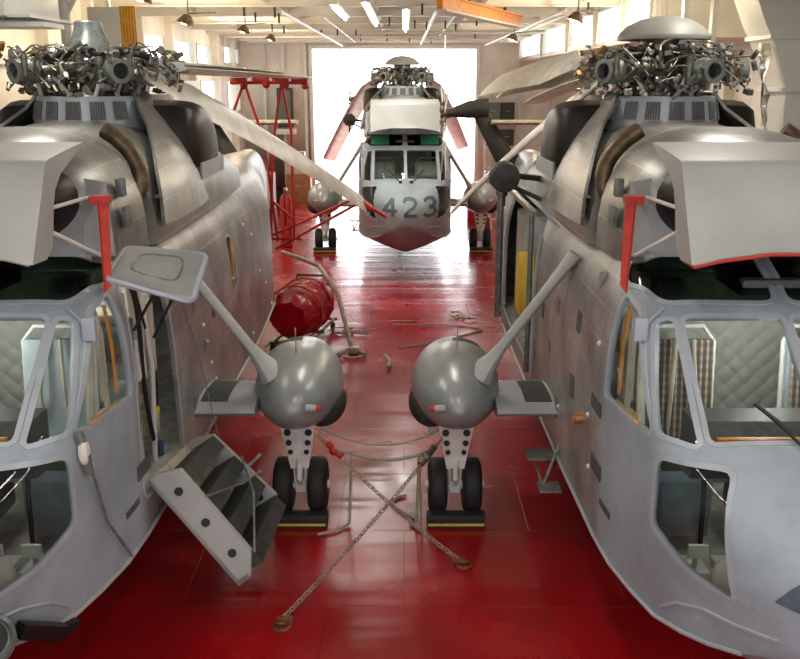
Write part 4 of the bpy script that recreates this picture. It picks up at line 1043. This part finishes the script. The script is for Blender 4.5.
# yellow crane beam
t = thing('crane_beam', 'yellow painted beam slung under the ceiling', 'beam', (1.50, 17.6, 5.42), R(-21))
obj('beam_web', MB().box((0, 0, .09), (.10, 5.2, .20)).box((0, 0, .19), (.22, 5.2, .03)), 'orange', t)
obj('beam_flange', MB().box((0, 0, -.03), (.24, 5.2, .03)), 'cloth_white', t, 'white lower flange')
obj('hanger', MB().box((0, -1, .3), (.05, .05, .22)).box((0, 1.4, .3), (.05, .05, .22)), 'plate_dark', t)
# lamps
def lamp(x, y, z, label, rx=R(20)):
    t = thing('industrial_lamp', label, 'lamp', (x, y, z), 0, 'caged lamps along the hangar sides')
    q = Matrix.Rotation(rx, 3, 'Y'); ax = q @ V((0, 0, -1))
    obj('lamp_shade', MB().lathe((0, 0, .1), ax, [(0, .05), (.02, .08), (.08, .12), (.16, .17), (.17, .17), (.16, .15), (.10, .11), (.03, .05)], 20), 'oily_brown', t)
    obj('bulb', MB().ball(V((0, 0, .1))+ax*.12, .105, (1, 1, .6), 14), 'lamp_glow', t)
    obj('hanger', MB().cyl((0, 0, .1), (0, 0, ZC-z-.02), .014, n=8).cyl((0, 0, .12), (.45, .3, .16), .012, n=8), 'oily', t)
LP = [(-3.85, 14.2, 5.52, 'warm lamp above the left rotor head, nearest on the left'), (-3.95, 17.4, 5.37, 'warm lamp, second from the near end on the left'), (-3.85, 23.0, 5.50, 'warm lamp, third along the left side'), (-3.90, 28.0, 5.52, 'warm lamp, farthest on the left'), (3.15, 17.2, 5.40, 'warm lamp beyond the right rotor head'), (2.8, 24.0, 5.35, 'warm lamp, farthest on the right'), (3.35, 13.2, 5.62, 'warm lamp above the right rotor dome')]
for x, y, z, l in LP: lamp(x, y, z, l)

# upper left: duct boxes and posts
t = thing('ventilation_duct', 'large pale duct box in the top left corner', 'duct', (-4.72, 10.8, 4.88))
obj('duct_body', MB().box((-.1, 0, .48), (1.25, 1.6, .78), bev=.03), 'duct_white', t)
obj('duct_flange', MB().box((.0, -.3, .02), (1.7, .6, .05)).box((.25, 0, .1), (1.0, 1.4, .03)), 'duct_white', t)
t = thing('support_post', 'white forked post behind the left rotor head', 'post', (-4.35, 12.2, 0))
obj('post', MB().cyl((0, 0, 0), (0, 0, ZC-.02), .07), 'duct_white', t); obj('brace', MB().cyl((0, 0, 5.1), (.45, 0, ZC-.02), .035).cyl((0, 0, 5.1), (-.3, 0, ZC-.02), .03), 'duct_white', t)
t = thing('louvre_locker', 'white cabinet with an orange louvred side up by the ceiling', 'cabinet', (-4.22, 13.6, 4.75))
obj('cabinet_body', MB().box((0, 0, .28), (.46, .5, .56), bev=.02), 'duct_white', t)
m = MB(); m.box((.34, -.24, .28), (.22, .03, .58)); o = obj('louvre_panel', m, 'orange', t, 'orange louvred panel')
m = MB()
for i in range(5): m.box((.26+i*.04, -.262, .28), (.014, .016, .54))
obj('louvre_slat', m, 'yellow', o)
obj('hanger', MB().box((0, 0, .81), (.05, .05, .5)), 'duct_white', t)

# right: curved duct column, foil
t = thing('ventilation_duct', 'wide white curved duct behind the right rotor head', 'duct', (5.35, 12.4, 0))
secs = []
for z, dx, w in ((2.0, .0, .8), (3.6, .0, .8), (4.2, -.02, .82), (4.6, -.12, .85), (5.0, -.32, .9), (5.4, -.5, .9), (5.8, -.55, .9)):
    secs.append([(dx-w/2, -.4, z), (dx+w/2, -.4, z), (dx+w/2, .4, z), (dx-w/2, .4, z)])
m = MB(); m.loft(secs); obj('duct_body', m, 'duct_white', t, ang=20)
m = MB()
for z, dx in ((3.55, 0), (4.2, -.02), (4.85, -.24)): m.box((dx, -.0, z), (.95, .9, .05))
obj('duct_flange', m, 'duct_white', t)
m = MB(); rg = random.Random(9)
m.grid([[(-.62+.1*rg.random()-.02*i, -.42+.1*rg.random()+.05*j, 3.5+.16*i) for j in range(5)] for i in range(9)], .01); obj('foil_lagging', m, 'foil', t, 'crumpled silver foil lagging')
obj('floor_mount', MB().box((0, 0, 1.0), (.5, .5, 2.0)), 'duct_white', t)
t = thing('ceiling_girder', 'white girder crossing the top right corner', 'girder', (4.9, 10.8, 5.25))
obj('girder_web', MB().box((0, 0, .12), (2.6, .12, .24)).box((0, 0, 0), (2.8, .35, .04)).box((.4, -.2, .38), (1.2, .6, .25), bev=.02), 'duct_white', t)
obj('hanger', MB().box((-1.2, 0, .42), (.08, .08, .36)), 'duct_white', t)
for x, lab in ((3.9, 'white pillar strip right of the rotor dome, inner one'), (4.3, 'white pillar strip right of the rotor dome, outer one')):
    o = obj('wall_post', MB().box((x, 13.2, ZC/2), (.07, .12, ZC-.01)), 'duct_white'); tag(o, lab, 'post')
# wall panels far right
def shelfunit(x, y, label, seed):
    t = thing('storage_shelf', label, 'shelf', (x, y, 0)); rg = random.Random(seed)
    m = MB()
    for q in (-.6, .6):
        for r_ in (-.2, .2): m.box((q, r_, 1.9), (.04, .04, 3.8))
    for z in (.4, 1.2, 2.0, 2.8, 3.78): m.box((0, 0, z), (1.25, .45, .03))
    obj('shelf_frame', m, 'duct_white', t)
    return t
def crate(x, y, z, d, mt, label, grp=None):
    t = thing('equipment_case', label, 'case', (x, y, z), 0, grp)
    obj('case_body', MB().box((0, 0, d[2]/2), d, bev=.02), mt, t); obj('case_lid', MB().box((0, 0, d[2]+.012), (d[0]+.02, d[1]+.02, .03), bev=.008), mt, t); obj('handle', MB().tube([(-.08, -d[1]/2-.005, d[2]*.6), (-.08, -d[1]/2-.04, d[2]*.6), (.08, -d[1]/2-.04, d[2]*.6), (.08, -d[1]/2-.005, d[2]*.6)], .01, 6), 'steel', t)
shelfunit(3.55, 33.4, 'white shelf rack right of the hangar door', 1)
i = 0
for z in (2.0, 2.8):
    for x, w, mt, cn in ((3.2, .45, 'green_box', 'dull green'), (3.72, .5, 'plate_dark', 'dark')):
        crate(x, 33.35, z+.018, (w, .34, .55 if z < 2.5 else .7), mt, '%s case on the %s shelf of the white rack' % (cn, 'lower' if z < 2.5 else 'upper')); i += 1
t = thing('work_bench', 'white bench by the door behind the right helicopter', 'bench', (3.5, 30.6, 0))
obj('bench_top', MB().box((0, 0, .95), (2.2, .8, .07), bev=.01), 'cloth_white', t); obj('shelf', MB().box((0, 0, .45), (2.0, .7, .05)), 'duct_white', t)
for x in (-1, 1):
    for y in (-.33, .33): obj('leg', MB().box((x, y, .46), (.06, .06, .92)), 'duct_white', t)
crate(2.95, 30.5, .99, (.5, .4, .35), 'green_box', 'green case on the left end of the white bench'); crate(3.75, 30.55, .99, (.5, .4, .3), 'brown_box', 'brown case on the white bench')
crate(2.35, 28.5, .0, (.7, .6, .55), 'red', 'red case on the deck in front of the white bench')
t = thing('step_ladder', 'white step ladder standing right of the door', 'ladder', (2.75, 27.2, 0), R(20))
for x in (-.25, .25): obj('ladder_rail', MB().cyl((x, -.3, 0), (x, .1, 1.8), .03).cyl((x, .5, 0), (x, .1, 1.8), .025), 'duct_white', t)
for k in range(5): obj('rung', MB().box((0, -.3+.36*(k+1)/6*1.1, 1.8*(k+1)/6), (.5, .1, .03)), 'duct_white', t)
# left: fire extinguisher, crates, dark cabinet on the wall, pump
t = thing('fire_extinguisher', 'tall red fire extinguisher standing by the left wall', 'fire extinguisher', (-3.15, 24.0, 0))
obj('cylinder', MB().lathe((0, 0, .0), (0, 0, 1), [(0, .12), (.02, .16), (1.25, .16), (1.35, .12), (1.42, .05), (1.5, .05)], 24), 'red', t); obj('valve', MB().box((0, 0, 1.53), (.08, .16, .07)).cyl((0, 0, 1.4), (0, 0, 1.5), .03), 'steel', t); obj('hose', MB().tube(bez((0, -.08, 1.5), (0, -.35, 1.5), (0, -.3, .9), (0, -.19, .6)), .018), 'black', t)
crate(-3.85, 33.3, 0, (.9, .7, 1.0), 'brown_box', 'brown case by the left door jamb')
crate(-3.95, 33.3, 1.03, (.7, .6, .75), 'cream', 'cream case on the brown case by the left jamb')
t = thing('wall_cabinet', 'dark equipment cabinet on the left back wall', 'cabinet', (-4.35, 33.9, 2.6))
obj('cabinet_body', MB().box((0, 0, .75), (.55, .3, 1.4), bev=.02), 'plate_dark', t); obj('cabinet_door', MB().box((0, -.16, .8), (.45, .02, 1.1)), 'green_box', t); obj('shelf', MB().box((0, -.1, -.1), (.8, .5, .2), bev=.02), 'duct_white', t)
for k, (x, y, z, w) in enumerate(((-4.9, 31.5, .0, .8), (-4.9, 29.8, .0, .7))):
    crate(x, y, z, (w, .6, 1.2), 'duct_white', ('white locker case by the left wall, farther one', 'white locker case by the left wall, nearer one')[k])

def clusters(me, gap=.012):
    bm = bmesh.new(); bm.from_mesh(me); bm.verts.ensure_lookup_table(); seen = [-1]*len(bm.verts); isl = []
    for v in bm.verts:
        if seen[v.index] >= 0: continue
        st_ = [v]; seen[v.index] = len(isl); cur = []
        while st_:
            a = st_.pop(); cur.append(a.index)
            for e in a.link_edges:
                b_ = e.other_vert(a)
                if seen[b_.index] < 0: seen[b_.index] = len(isl); st_.append(b_)
        isl.append(cur)
    bb = []
    for c in isl:
        P = [bm.verts[i].co for i in c]; bb.append(([min(p[k] for p in P)-gap for k in range(3)], [max(p[k] for p in P)+gap for k in range(3)]))
    par = list(range(len(isl)))
    def find(a):
        while par[a] != a: a = par[a]
        return a
    for a in range(len(isl)):
        for b_ in range(a):
            if all(bb[a][0][k] <= bb[b_][1][k] and bb[b_][0][k] <= bb[a][1][k] for k in range(3)): par[find(a)] = find(b_)
    gr = {}
    for a in range(len(isl)): gr.setdefault(find(a), set()).update(isl[a])
    out = []
    if len(gr) > 1:
        for g in gr.values():
            b2 = bm.copy(); b2.verts.ensure_lookup_table(); bmesh.ops.delete(b2, geom=[v for v in b2.verts if v.index not in g], context='VERTS')
            m2 = me.copy(); b2.to_mesh(m2); b2.free(); out.append(m2)
    bm.free(); return out
APART = {'heat_duct', 'cowling_latch', 'lightening_hole', 'outside_mirror', 'rudder_pedal', 'rag_bundle', 'sliding_window_frame', 'orange_sealing_strip', 'overhead_panel', 'windscreen_wiper', 'instrument_dial', 'hull_stud', 'roof_cover', 'cabin_equipment', 'duct_flange', 'cockpit_bulkhead', 'hydraulic_damper', 'gas_strut', 'hanger', 'seat_harness', 'boarding_step', 'stowage_shelf', 'yellow_stripe', 'pitch_link', 'handrail_cable', 'beam_web', 'nose_bracket', 'brace', 'rag', 'ceiling_pipe', 'shield_strut', 'wall_padding', 'cable_bundle', 'ground_cable', 'fold_lock_bore_shade'}
for o in col.objects:
    if o.name.split('.')[0] in ('fittings', 'hydraulic_hoses'): o['kind'] = 'stuff'   # a thicket nobody could count
done = {}
for o in list(col.objects):
    if o.type != 'MESH' or o.name.split('.')[0] not in APART or o.children and o.parent and o.parent.parent: continue
    if o.data.name not in done: done[o.data.name] = clusters(o.data)
    cs = done[o.data.name]
    if not cs or not o.parent: continue
    keep = max(cs, key=lambda m_: len(m_.vertices)); o.data = keep
    for m_ in cs:
        if m_ is keep: continue
        c = o.copy(); c.data = m_; col.objects.link(c)
# ------------------------------------------------------------------ light
w = bpy.data.worlds.new('sky'); sc.world = w; w.use_nodes = True; nt = w.node_tree; bg = nt.nodes['Background']
tc = nt.nodes.new('ShaderNodeTexCoord'); sp_ = nt.nodes.new('ShaderNodeSeparateXYZ'); nt.links.new(tc.outputs['Generated'], sp_.inputs[0])
mr = nt.nodes.new('ShaderNodeMapRange'); mr.inputs['From Min'].default_value = -.2; mr.inputs['From Max'].default_value = .9; mr.inputs['To Min'].default_value = 1.25; mr.inputs['To Max'].default_value = 6.5
nt.links.new(sp_.outputs['Y'], mr.inputs['Value']); nt.links.new(mr.outputs[0], bg.inputs['Strength']); bg.inputs['Color'].default_value = (.95, .97, 1.0, 1)
def light(name, kind, loc, rot, e, c=(1, 1, 1), **k):
    d = bpy.data.lights.new(name, kind); d.energy = e; d.color = c
    for a, b_ in k.items(): setattr(d, a, b_)
    o = bpy.data.objects.new(name, d); col.objects.link(o); o.location = loc; o.rotation_euler = rot; return o
light('sun', 'SUN', (0, 60, 30), (R(-48), 0, R(12)), 9.0, (1, .95, .86), angle=.05)
for i, (x, y, z, l) in enumerate(LP): light('lamp_light', 'POINT', (x, y, z-.22), (0, 0, 0), 95, (1, .80, .55), shadow_soft_size=.12)
for x, y in ((-.64, 18.6), (-1.2, 17.8), (.04, 21.5)): light('tube_light', 'AREA', (x, y, 5.44), (0, 0, 0), 35, (1, .97, .9), shape='RECTANGLE', size=.12, size_y=2.3)
# unseen fill lamps added under the near ceiling to brighten noses and cockpits
for x, y in ((-3, 3.0), (0.3, 3.0), (3.2, 3.0), (-3.2, 8.5), (0.0, 9.5), (3.0, 8.5)): light('near_fill_light', 'AREA', (x, y, ZC-.1), (0, 0, 0), 42, (1, .95, .85), shape='RECTANGLE', size=.3, size_y=1.6)

for h_, e_ in ((HL, 14), (HR, 14)):   # fill lamps added inside cockpit, nose and cabin to lift the dark interiors
    for y, z, k in ((-2.55, 2.62, 1.0), (-1.2, 2.9, 2.2), (2.8, 2.95, .8), (-3.25, 1.98, .35)):
        o = light('interior_fill', 'POINT', (0 if y > -3 else .0, y, z), (0, 0, 0), e_*k, (1, .95, .88), shadow_soft_size=.08); o.parent = h_
# ------------------------------------------------------------------ camera
cam = bpy.data.cameras.new('camera'); co = bpy.data.objects.new('camera', cam); col.objects.link(co); sc.camera = co
cam.sensor_fit = 'HORIZONTAL'; cam.sensor_width = 36; cam.lens = 900/800*36; cam.shift_x = -4/800; cam.clip_start = .05; cam.clip_end = 300
co.location = (0, 0, 4.32); co.rotation_euler = (R(90)-math.atan(249.5/900), 0, 0)
vs = sc.view_settings; vs.view_transform = 'Standard'; vs.look = 'None'; vs.gamma = 1; vs.exposure = 0.08; vs.use_curve_mapping = False
sc.cycles.use_denoising = True; sc.cycles.max_bounces = 8; sc.cycles.transparent_max_bounces = 12
